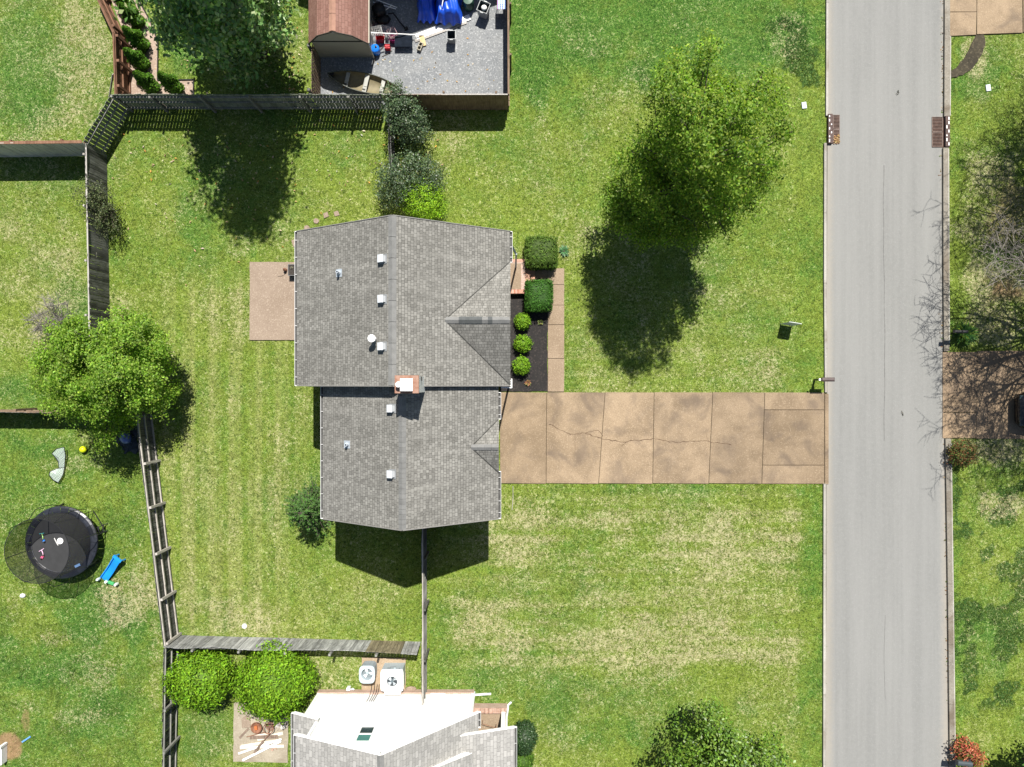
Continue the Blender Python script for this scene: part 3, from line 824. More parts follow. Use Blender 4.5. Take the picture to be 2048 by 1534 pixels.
# front stoop: raised aggregate floor framed in brick, with steps
a, b = gp((1012, 521), (1050, 589)); mb = MB()
mb.box(((a[0] + b[0]) / 2, (a[1] + b[1]) / 2, .2), (b[0] - a[0], a[1] - b[1], .44), mi=0)
mb.box(((a[0] + b[0]) / 2 - .06, (a[1] + b[1]) / 2, .424), (b[0] - a[0] - .28, a[1] - b[1] - .42, .012), mi=1)
for i in range(11): # soldier course bricks on the south edge
    mb.box((a[0] + .09 + i * .085, b[1] + .1, .425), (.075, .2, .016), mi=0, tint=random.choice(((1.25, 1.0, .95), (1.1, .8, .7), (.9, .55, .45))))
    mb.box((a[0] + .09 + i * .085, a[1] - .07, .425), (.075, .14, .016), mi=0, tint=(1.2, .95, .85))
for i in range(2): mb.box((b[0] + .12 + .24 * i, (767 - 546) / 40, .14 - .07 * i), (.26, .9, .30 - .14 * i), mi=0, tint=(1, .8, .7))
hb(mb, 'porch_steps', [M_BRICKT, M_WALK])

# ------------------------------------------------------------------ neighbour's white house
nh = thing('neighbour_house', 'white sided house with pale grey roof at the bottom edge', 'house', (-5.3, -19, 0))
def nb(mb, name, m, par=nh, **k): return mb.build(name, m, par, world=True, **k)
NY = -15.4
AX, AZ_ = -5.36, 6.66
mb = MB()
mb.vprism([(-9.6, .35), (-1.93, .35), (-1.93, 3.1), (AX, AZ_ - .12), (-8.8, 5.12), (-8.8, 3.3), (-9.6, 2.9)], NY, -26)
nb(mb, 'wall', M_SIDE)
mb = MB(); mb.box((-5.77, -20.65, .15), (7.78, 10.7, .40)); nb(mb, 'foundation', M_BRICKT)
mb = MB()
mb.plane([(-9.3, NY + .28, 5.0), (AX, NY + .28, AZ_), (AX, -26.3, AZ_), (-9.3, -26.3, 5.0)], .14, 0, 1)
mb.plane([(-1.54, NY + .28, 2.9), (AX, NY + .28, AZ_), (AX, -26.3, AZ_), (-1.54, -26.3, 2.9)], .14, 0, 1)
nb(mb, 'roof', [M_SHING2, M_WHITE])
mb = MB(); ridge(mb, (AX, -26, AZ_), (AX, NY + .28, AZ_), .6, .14, 20); nb(mb, 'ridge_cap', M_RIDGE)
mb = MB()
mb.plane([(-10.08, NY + .2, 2.78), (-8.78, NY + .2, 3.42), (-8.78, -24, 3.42), (-10.08, -24, 2.78)], .12, 0, 1)
nb(mb, 'shed_roof', [M_SHING2, M_WHITE])
mb = MB()
mb.plane([(-2.35, -15.82, 3.66), (.12, -15.82, 2.88), (.12, -26, 2.88), (-2.35, -26, 3.66)], .14, 0, 1)
nb(mb, 'porch_roof', [M_SHING2, M_WHITE])
mb = MB()
for pts in (((-9.3, NY + .3, 4.93), (AX, NY + .3, AZ_ - .07)), ((-1.54, NY + .3, 2.83), (AX, NY + .3, AZ_ - .07)), ((-10.08, NY + .22, 2.72), (-8.8, NY + .22, 3.35)), ((-2.35, -15.8, 3.6), (.12, -15.8, 2.82))):
    mb.bar(pts[0], pts[1], .04, .16)
mb.box((-8.86, NY + .06, 4.2), (.12, .1, 1.9)); mb.box((-1.95, NY + .03, 1.7), (.12, .08, 2.7)); mb.box((-9.58, NY + .03, 1.6), (.12, .08, 2.5))
nb(mb, 'white_trim', M_WHITE)
gutter(-10.05, -24, NY + .2, -1, 6, nh, 2.8); gutter(-9.27, -26, NY + .28, -1, 7, nh, 5.0); gutter(-1.57, -15.82, NY + .28, 1, 1, nh, 2.9); gutter(.09, -26, -15.82, 1, 7, nh, 2.88)
mb = MB()   # second gable rising from the east slope
mb.vprism([(-1.92, 2.9), (-1.92, 3.95), (-3.6, 5.3), (-4.6, 5.0), (-4.2, 4.4)], -16.6, -26)
nb(mb, 'dormer_wall', M_SIDE)
mb = MB(); mb.plane([(-1.78, -16.45, 3.95), (-3.6, -16.45, 5.42), (-3.6, -26, 5.42), (-1.78, -26, 3.95)], .1, 0, 1)
nb(mb, 'dormer_roof', [M_SHING2, M_WHITE])
# gable window with two sashes
mb = MB(); mb.box((-6.42, NY + .02, 4.43), (.66, .08, 1.36)); mb.box((-6.42, NY + .06, 4.43), (.62, .04, .09))
f = nb(mb, 'window', M_WHITE)
mb = MB(); mb.box((-6.42, NY + .062, 4.10), (.54, .012, .52)); nb(mb, 'lower_pane', M_GLASS, f)
mb = MB(); mb.box((-6.42, NY + .062, 4.76), (.54, .012, .52)); nb(mb, 'upper_pane', M_TEAL, f)
# entry porch
mb = MB()
mb.box((-1.1, -16.12, .27), (1.72, .26, .55), mi=0)
for i in range(16): mb.box((-1.85 + i * .1, -16.12, .555), (.085, .24, .02), mi=0, tint=random.choice(((1.2, 1.0, .95), (.9, .8, .75), (.7, .6, .55))))
mb.box((-1.1, -17.2, .18), (1.5, 1.9, .36), mi=1); mb.box((-.33, -17.0, .25), (.2, 1.9, .5), mi=0)
nb(mb, 'porch_base', [M_BRICKT, M_WALK])
mb = MB(); mb.box((-.42, -16.25, 1.55), (.2, .2, 2.6)); mb.box((-.42, -16.9, 2.6), (.2, 1.5, .2)); nb(mb, 'porch_post', M_WHITE)
mb = MB(); q = W(1017, 1428, .9); mb.tube([(-.26, -16.15, 2.3), (-.26, -16.1, 1.2), (-.2, -16.05, .5), (-.2, -15.95, .3), (-.05, -15.9, .1)], .05, 8); nb(mb, 'downspout', M_WHITE)
mb = MB()
q0, q1 = W(965, 1448, .8), W(992, 1456, .8)
mb.tube([(q0.x, q0.y, .4), q0, ((q0.x + q1.x) / 2, (q0.y + q1.y) / 2 + .06, .9), q1, (q1.x, q1.y, .4)], .015, 6)
nb(mb, 'hand_rail', M_RUSTY)
mb = MB(); a, b = W(949, 1389.5, .12), W(982, 1387.5, .05); mb.bar(a, b, .08, .06); mb.tube([(-1.86, NY + .05, 2.8), (-1.86, NY + .06, .2), a], .04, 8)
nb(mb, 'downspout', M_VENT)
mb = MB(); a, b = W(861, 1387, .4), W(890, 1387, .4); mb.box(((a.x + b.x) / 2, NY + .04, .28), (.7, .05, .2)); nb(mb, 'crawl_vent', M_WHITE)
mb = MB()
for x0, x1, y1 in ((742, 737, 1397), (748, 742, 1406), (753, 746, 1402), (757, 750, 1402)):
    a = W(x0, 1381, .3); b = W(x1, y1, .9); mb.tube([(a.x, NY + .4, .1), (a.x, NY + .12, .35), (b.x, NY + .05, .8), (b.x - .03, NY + .04, 1.2)], .014, 5)
nb(mb, 'refrigerant_line', M_BLACK)

# house north of the frame: only its shadow reaches the picture
bh = thing('backyard_house', 'house beyond the top edge whose gable shadow falls on the gravel yard', 'house', (-5.2, 25, 0))
mb = MB(); mb.vprism([(-9.9, 0), (-.5, 0), (-.5, 3.9), (-5.2, 6.9), (-9.9, 3.9)], 21.4, 30); mb.build('wall', M_SIDET, bh, world=True)
mb = MB(); mb.plane([(-10.2, 21.1, 3.8), (-5.2, 21.1, 7.0), (-5.2, 30, 7.0), (-10.2, 30, 3.8)], .14); mb.plane([(-.2, 21.1, 3.8), (-5.2, 21.1, 7.0), (-5.2, 30, 7.0), (-.2, 30, 3.8)], .14)
mb.build('roof', M_SHING, bh, world=True)

# ------------------------------------------------------------------ gambrel shed
sh = thing('garden_shed', 'tan barn-shaped shed with reddish brown gambrel roof', 'shed', (-8.25, 18.5, 0))
def sb(mb, name, m, par=sh, **k): return mb.build(name, m, par, world=True, **k)
sy0, sy1 = 16.3, 21.0
s0, s1 = -9.58, -6.93; sm = (s0 + s1) / 2
prof = [(s0, 0), (s1, 0), (s1, 1.82), (sm + .78, 2.45), (sm, 2.82), (sm - .78, 2.45), (s0, 1.82)]
mb = MB(); mb.vprism([prof[0], prof[1], prof[2], prof[6]], sy0, sy1); mb.vprism(prof[2:], sy0 - .05, sy1); sb(mb, 'wall', M_SHEDW)
mb = MB()
rp = [(s1 + .10, 1.74), (sm + .80, 2.53), (sm, 2.92), (sm - .80, 2.53), (s0 - .10, 1.74)]
for (xa, za), (xb_, zb) in zip(rp[:-1], rp[1:]):
    mb.plane([(xa, sy0 - .12, za), (xb_, sy0 - .12, zb), (xb_, sy1 + .1, zb), (xa, sy1 + .1, za)], .06)
sb(mb, 'roof', M_SHINGR)
mb = MB(); ridge(mb, (sm, sy1, 2.92), (sm, sy0 - .12, 2.92), .48, .15, 6); sb(mb, 'ridge_cap', mat('tan_ridge', (.30, .17, .125), .9, .1, 5))
mb = MB()
for (xa, za), (xb_, zb) in zip(rp[:-1], rp[1:]): mb.bar((xa, sy0 - .135, za - .04), (xb_, sy0 - .135, zb - .04), .03, .07)
mb.bar((s0 - .02, sy0 - .065, 1.80), (s1 + .02, sy0 - .065, 1.80), .03, .05)
sb(mb, 'trim', mat('dark_trim', (.045, .043, .035), .7, .2, 5))
mb = MB(); mb.box((sm - .02, sy0 - .065, 2.72), (.34, .03, .12)); sb(mb, 'gable_vent', M_VENT)
mb = MB(); mb.bar((s1 + .12, sy0 - .1, 1.70), (s1 + .12, sy1, 1.70), .05, .07); mb.tube([(s1 + .06, sy0 - .06, 1.7), (s1 + .04, sy0 - .06, .1)], .04, 6); sb(mb, 'corner_trim', M_SHEDW)

# ------------------------------------------------------------------ fences
def woodmat(name, c1, c2, rough=.85):
    t = NT(name); uv = t.pos((9, .7, 1), uv=True)
    n = t.noise(uv, 2.2, 5, .65, .4); n2 = t.noise(t.pos((1, 1, 1), uv=True), 1.6, 5, .6)
    c = t.mix(t.ramp(n, .32, .68), c1, c2)
    c = t.mix(t.ramp(n2, .48, .68, 0, .5), c, tuple(x * .5 for x in c1))
    t.bump(n, .3, .01)
    MATS[name] = t.done(c, rough, .15); return t.m
W_GREY = woodmat('grey_weathered_wood', (.17, .17, .165), (.33, .33, .32))
W_DARK = woodmat('dark_weathered_wood', (.055, .055, .05), (.15, .15, .14))
W_GREEN = woodmat('mossy_dark_wood', (.12, .135, .105), (.25, .265, .215))
W_BROWN = woodmat('brown_stained_wood', (.15, .078, .048), (.21, .12, .08))
W_BROWN2 = woodmat('brown_weathered_wood', (.13, .09, .06), (.22, .16, .115))
W_BEIGE = woodmat('beige_wood', (.52, .48, .42), (.64, .60, .54))
W_RAIL = woodmat('pale_rail_wood', (.30, .28, .25), (.46, .43, .39))
W_DKRAIL = woodmat('dark_rail_wood', (.15, .15, .135), (.29, .29, .265))
def fence(label, a, b, h, mboard, mrail=None, bw=.14, gap=.012, side=1, rails=(.25, .8, 1.35), post=2.4, jit=.03, tj=.2, wave=0.0, cap=None, caph=.03, pr=.09, prail=.06, plate=False, posttop=.05, firstpost=.5, tintf=None, lean=0.0, blocky=0):
    """board fence whose foot runs from pixel a to pixel b; rails and posts stand on the given side (+1 = left of a->b)"""
    A, B = W(*a), W(*b); d = (B - A); L = d.length; d.normalize(); n = Vector((-d.y, d.x, 0)) * side
    mid = (A + B) / 2
    root = thing('fence', label, 'fence', (mid.x, mid.y, 0))
    mrail = mrail or mboard
    mb = MB(); k = int(L / (bw + gap)); step = L / k; lt = 1.0
    for i in range(k):
        s0 = i * step; s1 = s0 + step - gap
        w0 = wave * math.sin(s0 * 1.3 + 2 * math.sin(s0 * .37)) ; w1 = wave * math.sin(s1 * 1.3 + 2 * math.sin(s1 * .37))
        off = random.uniform(-.008, .008)
        if blocky and i % blocky == 0: lt = random.uniform(.8, 1.15)
        hh = h + random.uniform(-jit, jit) + .03 * math.sin(s0 * .9)
        t_ = random.uniform(1 - tj, 1 + tj) * (lt if blocky else 1); tn = (t_, t_, t_)
        if tintf: tn = tuple(x * t_ for x in tintf(s0 / L))
        lw = lean * random.uniform(-1, 1)
        P = A + d * s0 + n * off; Q = A + d * s1 + n * off
        th = n * -.02; up = Vector((0, 0, hh)); sh_ = n * 1.0; lean_ = d * lw
        vs = [P, Q, Q + th, P + th, P + up + sh_ * w0 + lean_, Q + up + sh_ * w1 + lean_, Q + up + th + sh_ * w1 + lean_, P + up + th + sh_ * w0 + lean_]
        fs = [(3, 2, 1, 0), (4, 5, 6, 7), (0, 1, 5, 4), (1, 2, 6, 5), (2, 3, 7, 6), (3, 0, 4, 7)]
        if side < 0: fs = [f[::-1] for f in fs]
        mb.add(vs, fs, 0, tn)
    mb.build('board_panel', mboard, root, world=True)
    for z in rails:
        mb = MB(); ns = max(1, int(L / 2.4))
        for i in range(ns):
            p = A + d * (L * i / ns + .004) + n * .035; q = A + d * (L * (i + 1) / ns - .004) + n * .035
            ww = wave * math.sin(L * (i + .5) / ns * 1.3 + 2 * math.sin(L * (i + .5) / ns * .37)) * z / h
            t_ = random.uniform(.85, 1.15)
            mb.bar(p + n * ww + Vector((0, 0, z)), q + n * ww + Vector((0, 0, z + random.uniform(-.02, .02))), .055, prail, 0, (t_, t_, t_))
        mb.build('rail', mrail, root, world=True)
    s = firstpost
    while post and s < L:
        mb = MB(); p = A + d * s + n * (.07 + pr / 2)
        hh = h + posttop + random.uniform(-.04, .04); t_ = random.uniform(.85, 1.1)
        mb.box((p.x, p.y, hh / 2 - .02), (pr, pr, hh + .04), math.atan2(d.y, d.x), tint=(t_, t_, t_))
        mb.build('post', mrail, root, world=True)
        s += post * random.uniform(.95, 1.05)
    if cap is not None:
        mb = MB(); ns = max(1, int(L / 2.4))
        for i in range(ns):
            p = A + d * (L * i / ns + .003) + n * .01; q = A + d * (L * (i + 1) / ns - .003) + n * .01
            t_ = random.uniform(.9, 1.1)
            mb.bar(p + Vector((0, 0, h + caph)), q + Vector((0, 0, h + caph)), plate or .09, .035, 0, (t_, t_, t_))
        mb.build('top_cap', cap, root, world=True)
    return root
W_CAP = woodmat('pale_cap_wood', (.30, .28, .26), (.44, .42, .39))
fence('old dark board fence with a pale top rail, half hidden under the round tree', (213, 310), (222, 816), 1.72, W_DARK, W_RAIL, side=-1, rails=(.3, 1.0, 1.62), post=2.5, jit=.05, tj=.5, wave=.05, cap=W_CAP, caph=-.02, plate=.06, lean=.03, gap=.004)
fence('slatted dark fence section set diagonally, light showing between its boards', (263, 217), (209, 311), 1.80, W_GREEN, W_DKRAIL, side=1, gap=.035, bw=.155, rails=(.35, 1.05, 1.55), post=4.2, firstpost=.1, jit=.05, tj=.15)
fence('long mossy dark board fence below the big magnolia, posts on its south face', (264, 219), (772, 219), 1.84, W_GREEN, W_DKRAIL, side=-1, gap=.018, rails=(.3, 1.0, 1.6), post=2.35, firstpost=1.8, jit=.03, tj=.25, pr=.10)
fence('smooth brown fence along the south edge of the gravel yard', (776, 219), (1016, 219), 1.84, W_BROWN2, W_BROWN2, side=1, gap=.001, rails=(.3, 1.0, 1.6), post=2.4, jit=.012, tj=.05, cap=W_CAP, caph=.0, plate=.05)
fence('brown fence seen edge on along the east side of the gravel yard', (1016, -70), (1017, 217), 1.74, W_BROWN2, W_BROWN2, side=1, gap=.003, rails=(.3, 1.0, 1.6), post=2.4, jit=.02, tj=.1, cap=W_BROWN2, caph=.02, plate=.08)
fence('short slotted fence panel between the shed corner and the mossy fence', (641, 118), (641, 212), 1.62, W_BROWN2, W_DARK, side=-1, gap=.05, bw=.12, rails=(.25, .6, .95, 1.3), post=2.0, firstpost=.1, jit=.02, tj=.2, pr=.12)
fence('reddish brown fence running up to the top edge beside the cone shrubs', (208, -14), (258, 94), 1.42, W_BROWN, W_BROWN, side=1, gap=.002, rails=(.12, .72, 1.33), post=2.05, firstpost=.5, jit=.006, tj=.06, cap=W_BROWN, caph=.01, plate=.07, pr=.12, posttop=-.05)
fence('reddish brown fence of three bays beside the pink gravel, meeting the mossy fence', (258, 94), (262, 214), 1.42, W_BROWN, W_BROWN, side=1, gap=.002, rails=(.12, .72, 1.33), post=1.25, firstpost=.08, jit=.006, tj=.06, cap=W_BROWN, caph=.01, plate=.07, pr=.12, posttop=-.05)
fence('pale beige board fence entering from the left edge, upper left', (-40, 314), (212, 311), 1.98, W_BEIGE, W_BROWN, side=1, gap=.004, rails=(.3, 1.0, 1.75), post=2.4, jit=.03, tj=.1, cap=W_BROWN, caph=.02, plate=.14, lean=.0)
fence('dark fence seen from above along the left edge, passing under the round tree', (-40, 820), (303, 826), 1.5, W_DARK, W_BROWN2, side=1, gap=.004, rails=(.3, .8, 1.42), post=2.4, jit=.03, tj=.2, cap=W_BROWN2, caph=-.03, plate=.06)
fence('long grey fence with three rails and flat posts right of the trampoline', (303, 828), (357, 1272), 1.5, W_DARK, W_RAIL, side=1, gap=.006, rails=(.12, .78, 1.42), post=2.16, firstpost=2.35, jit=.02, tj=.25, pr=.11, posttop=-.05, prail=.08)
fence('leaning dark fence with missing boards running off the bottom edge', (357, 1276), (352, 1580), 1.5, W_DARK, W_DKRAIL, side=1, gap=.02, bw=.13, rails=(.15, .75, 1.38), post=2.1, firstpost=2.9, jit=.06, tj=.45, pr=.11, posttop=.1)
fence('sagging silver grey board fence behind the two lime shrubs', (357, 1271), (842, 1284), 1.55, W_GREY, W_DKRAIL, side=-1, gap=.012, rails=(.3, .8, 1.35), post=2.2, firstpost=1.4, jit=.03, tj=.28, wave=.06, pr=.10, posttop=.12, tintf=lambda s: (.72, .62, .42) if .795 < s < .93 else (1.12, 1.13, 1.14), blocky=12)
fence('narrow fence seen edge on, from the house to the white neighbour house', (852, 990), (853, 1386), 1.5, W_DKRAIL, W_DARK, side=1, gap=.006, rails=(.3, .8, 1.3), post=2.4, jit=.03, tj=.2, wave=.03, cap=W_RAIL, caph=.0, plate=.05)
fence('thin weathered fence seen edge on between the two dark hollies', (784, 221), (791, 350), 1.5, W_DARK, W_DARK, side=1, gap=.006, rails=(.3, 1.2), post=2.4, jit=.04, tj=.3, wave=.03)
# loose board leaning outside the brown fence
mb = MB(); a, b = W(219, 193, .05), W(226, 148, .9); mb.bar(a, b, .14, .03, up=(1, 0, .3)); o = mb.build('loose_board', W_RAIL, origin=(a.x, a.y, 0)); tag(o, 'loose pale board propped outside the brown fence corner', 'board')
#==SPLIT2==

# ------------------------------------------------------------------ plants
L_SOFT = leafmat('soft_leaf', .5, .32, .25)
L_MAG = leafmat('magnolia_leaf', .38, .32, .45)
L_AIRY = leafmat('airy_leaf', .5, .54, .25)
L_GLOSS = leafmat('glossy_leaf', .42, .2, .4)
L_DENSE = leafmat('dense_foliage', .6, .22, .2)
M_BARK = mat('tree_bark', (.09, .075, .06), .9, .3, 8, stretch=(3, 3, .6), bump=.5, bscale=14)
M_BAREBARK = mat('bare_grey_bark', (.17, .155, .14), .9, .3, 8, bump=.4)

def unit(n):
    v = RNG.normal(size=(n, 3)); return v / np.linalg.norm(v, axis=1, keepdims=True)
def lumps(d, amp, k=7, f=2.2):
    s = np.zeros(len(d))
    for i in range(k):
        q = RNG.normal(size=3) * f; s += np.sin(d @ q + RNG.random() * 6.28)
    return 1 + amp * s / math.sqrt(k)
def crown(ells, ncl, per, r, bias=.42, amp=.16, flat=1.0, up=.8, out=.7, rnd=.55, zmin=None, boughs=None):
    vol = np.array([(e[3] * e[4] * e[5]) ** .75 * (e[6] if len(e) > 6 else 1) for e in ells]); vol /= vol.sum()
    C = []; O = []
    for e, w in zip(ells, vol):
        n = max(3, int(ncl * w)); d = unit(n)
        rad = np.minimum(RNG.random(n) ** bias * lumps(d, amp), 1.04)
        c = np.array(e[:3]) + d * rad[:, None] * np.array(e[3:6])
        if boughs:
            nb = max(3, int(boughs[0] * w)); k = RNG.integers(0, nb, n)
            sc = RNG.uniform(.6, 1.35, nb)[k, None]
            c = c[:nb][k] + unit(n) * (RNG.random((n, 1)) ** .5) * boughs[1] * sc * np.array([1, 1, .75])
            d = (c - np.array(e[:3])) / np.array(e[3:6]); d /= np.linalg.norm(d, axis=1, keepdims=True) + 1e-6
        C.append(c); O.append(d)
    C = np.concatenate(C); O = np.concatenate(O)
    if zmin is not None:
        k = C[:, 2] > zmin; C = C[k]; O = O[k]
    P = np.repeat(C, per, 0) + RNG.normal(size=(len(C) * per, 3)) * r * np.array([1, 1, .6 * flat])
    N = np.repeat(O, per, 0) * out + np.array([0, 0, up]) + RNG.normal(size=(len(P), 3)) * rnd
    cl = np.repeat(np.clip(1 + .22 * RNG.normal(size=len(C)), .55, 1.5), per)[:, None]
    return C, P, N, cl

def limb(mb, a, b, r0, r1, n=5, sag=.12, k=4):
    a, b = Vector(a), Vector(b); L = (b - a).length
    m = a.lerp(b, .45) + Vector((random.uniform(-.1, .1) * L, random.uniform(-.1, .1) * L, sag * L))
    pts = []; rs = []
    for i in range(k + 1):
        t = i / k; pts.append(a.lerp(m, t).lerp(m.lerp(b, t), t)); rs.append(r0 + (r1 - r0) * t)
    mb.tube(pts, rs, n)

def tree(name, label, base, h, tr, ells, ncl, per, r, size, cols, m=L_SOFT, nl=40, cat='tree', limbs_from=(.2, .75), bias=.42, amp=.16, jit=.16, **kw):
    root = thing(name, label, cat, (base[0], base[1], 0))
    C, P, N, cl = crown(ells, ncl, per, r, bias, amp, **kw)
    T = pal(len(P), cols, jit) * cl
    leafmesh('crown', P, N, size * RNG.uniform(.7, 1.25, len(P)), T, m, root)
    mb = MB()
    lean = Vector((random.uniform(-.3, .3), random.uniform(-.3, .3), 0))
    top = Vector((0, 0, h * .68)) + lean
    tp = [Vector((0, 0, -.1)), Vector((0, 0, .25)), top * .3, top * .6, top]
    mb.tube(tp, [tr * 1.5, tr, tr * .85, tr * .55, tr * .12], 9)
    idx = RNG.choice(len(C), min(nl, len(C)), replace=False)
    for i in idx:
        q = Vector(C[i]); z = max(.5, min(q.z * random.uniform(*limbs_from), h * .75))
        s = top * (z / top.z)
        limb(mb, s, q, tr * .32 * (1 - z / h * .6), .012)
    mb.build('trunk', M_BARK, root, smooth=True)
    return root

# big maple on the front lawn
tree('maple_tree', 'tall airy spring green tree on the front lawn beside the street', (7.4, 8.85), 12.8, .26,
     [(.2, .6, 9.35, 2.45, 2.65, 3.3, .85), (.15, .2, 6.8, 2.8, 2.85, 2.4, .95), (-.35, -.4, 4.4, 2.6, 2.45, 2.1, 1.25), (-1.7, -.6, 4.0, 1.5, 1.6, 1.4, .7)], 3200, 28, .17, .125,
     [(.21, .31, .034), (.15, .26, .026), (.28, .38, .065), (.10, .19, .02)], m=L_AIRY, nl=300, bias=.30, amp=.22, rnd=.65, up=.95, boughs=(340, .58))
# magnolia at the top left
tree('magnolia_tree', 'big glossy dark magnolia at the top edge above the mossy fence', (-12.5, 16.6), 13.0, .3,
     [(0, 0, 8.2, 3.0, 2.8, 4.0), (-.2, 0, 4.7, 2.85, 2.8, 2.1, 1.5), (-.2, .3, 2.9, 2.7, 2.5, 1.5, 1.3), (1.0, -1.2, 9.6, 1.6, 1.6, 2.0), (.7, -.7, 11.9, 1.9, 1.8, 2.1)], 1250, 22, .25, .235,
     [(.13, .25, .06), (.19, .33, .10), (.09, .185, .045), (.34, .43, .19)], m=L_MAG, nl=60, bias=.34, amp=.14, rnd=.6, up=.85, boughs=(110, .72))
# round tree over the west fence
tree('round_tree', 'round bright green tree spreading over the west fence corner', (-18.2, .55), 6.2, .16,
     [(0, 0, 3.7, 2.75, 2.6, 2.0), (.5, -.2, 3.0, 2.7, 2.5, 1.5), (-.5, .1, 4.5, 2.1, 2.0, 1.4), (-.3, -2.4, 2.6, .9, 1.0, .7)], 2300, 26, .16, .115,
     [(.24, .37, .042), (.18, .31, .032), (.30, .42, .08), (.13, .235, .025)], m=L_AIRY, up=.95, nl=110, bias=.3, amp=.18, rnd=.6, boughs=(260, .42))
# tree at the bottom edge
tree('shade_tree', 'dark leafy tree rising into the picture at the bottom edge by the road', (9.75, -17.5), 7.4, .22,
     [(0, 0, 4.6, 2.7, 2.7, 2.4), (1.1, -.6, 3.6, 2.6, 2.4, 1.8), (-.8, .3, 3.2, 2.3, 2.1, 1.6)], 1200, 26, .2, .15,
     [(.10, .19, .018), (.075, .145, .015), (.14, .23, .028)], m=L_GLOSS, nl=60, bias=.33, amp=.2, boughs=(130, .6))
tree('corner_tree', 'dark leafy tree in the bottom right corner beside the red shrub', (25.6, -18.9), 4.6, .14,
     [(0, 0, 2.9, 1.7, 1.7, 1.5), (-.5, .3, 2.0, 1.4, 1.4, 1.0)], 300, 18, .22, .20,
     [(.07, .15, .02), (.055, .12, .018), (.11, .20, .028)], m=L_GLOSS, nl=30, bias=.4, amp=.25)

def shrub(name, label, base, ells, ncl, per, r, size, cols, m=L_SOFT, cat='shrub', stems=8, group=None, bias=.4, amp=.12, **kw):
    root = thing(name, label, cat, (base[0], base[1], 0), group=group)
    C, P, N, cl = crown(ells, ncl, per, r, bias, amp, **kw)
    k = P[:, 2] > .02; P, N, cl = P[k], N[k], cl[k]
    leafmesh('foliage', P, N, size * RNG.uniform(.7, 1.25, len(P)), pal(len(P), cols) * cl, m, root)
    mb = MB()
    for i in RNG.choice(len(C), min(stems, len(C)), replace=False):
        limb(mb, (random.uniform(-.1, .1), random.uniform(-.1, .1), -.05), C[i], .03, .008, 4)
    mb.build('stems', M_BARK, root)
    return root
HOLLY = [(.05, .088, .038), (.068, .11, .05), (.038, .068, .03), (.10, .14, .06)]
b = gp((820, 262))[0]
shrub('holly_shrub', 'dark glossy holly against the brown fence corner, north of the other shrubs', b, [(0, 0, 1.7, .95, .95, 1.3), (-.35, .75, 1.9, .75, .8, 1.0), (.3, -.4, 1.2, .95, .8, 1.0)], 420, 16, .12, .095, HOLLY, L_GLOSS, bias=.28, rnd=.7)
b = gp((826, 372))[0]
shrub('holly_shrub', 'dark glossy holly next to the north end of the roof, behind the lime shrub', b, [(0, 0, 1.3, 1.55, 1.2, 1.2), (-.7, -.4, 1.2, 1.0, 1.1, 1.1), (.8, .1, 1.2, .9, .9, 1.0)], 560, 16, .12, .095, HOLLY, L_GLOSS, bias=.28, rnd=.7)
b = gp((852, 412))[0]
shrub('golden_shrub', 'bright yellow green shrub touching the north roof edge', b, [(0, 0, 1.0, 1.08, 1.0, .95)], 480, 16, .09, .075, [(.19, .35, .012), (.24, .40, .02), (.13, .26, .012)], L_DENSE, bias=.25, amp=.1)
b = gp((224, 420))[0]
shrub('fence_shrub', 'sparse dull green shrub leaning over the old dark west fence', b, [(0, 0, 1.6, .85, 1.0, .95), (.35, -.7, 1.0, .65, .9, .8)], 260, 13, .11, .075, [(.085, .11, .042), (.06, .085, .033), (.12, .14, .062)], stems=60, rnd=.8, amp=.3)
b = gp((636, 1005))[0]
def conifer(label, base, h, Rr, n, cols):
    root = thing('conifer_shrub', label, 'shrub', (base[0], base[1], 0))
    P = []; N = []; mb = MB(); T = []
    mb.tube([(0, 0, -.05), (0, 0, h)], [.05, .012], 6)
    for i in range(n):
        z = .2 + (h - .25) * (i / n) ** .9; a = i * 2.399 + random.uniform(-.4, .4); L = Rr * (1 - z / h * .75) * random.uniform(.6, 1.15)
        e = Vector((math.cos(a) * L, math.sin(a) * L, z + L * .18)); s = Vector((0, 0, z))
        mb.tube([s, s.lerp(e, .5) + Vector((0, 0, .06)), e], [.018, .012, .005], 4)
        tl = random.uniform(.7, 1.25)
        for k in range(34):
            f = random.uniform(.2, 1.03); sd = Vector((-math.sin(a), math.cos(a), 0)) * random.uniform(-1, 1) * .26 * L * (1.15 - f)
            q = s.lerp(e, f) + sd + Vector((0, 0, random.uniform(-.05, .09)))
            P.append(q); N.append((random.uniform(-.5, .5) + .3 * math.cos(a), random.uniform(-.5, .5) + .3 * math.sin(a), .9)); T.append(tl)
    P = np.array(P); N = np.array(N)
    leafmesh('foliage', P, N, .12 * RNG.uniform(.7, 1.3, len(P)), pal(len(P), cols) * np.array(T)[:, None], L_DENSE, root, aspect=.35)
    mb.build('stems', M_BARK, root)
conifer('dark feathery conifer shrub tucked against the west wall of the lower roof', b, 3.0, 1.8, 150, [(.06, .135, .028), (.085, .175, .036), (.045, .10, .022)])

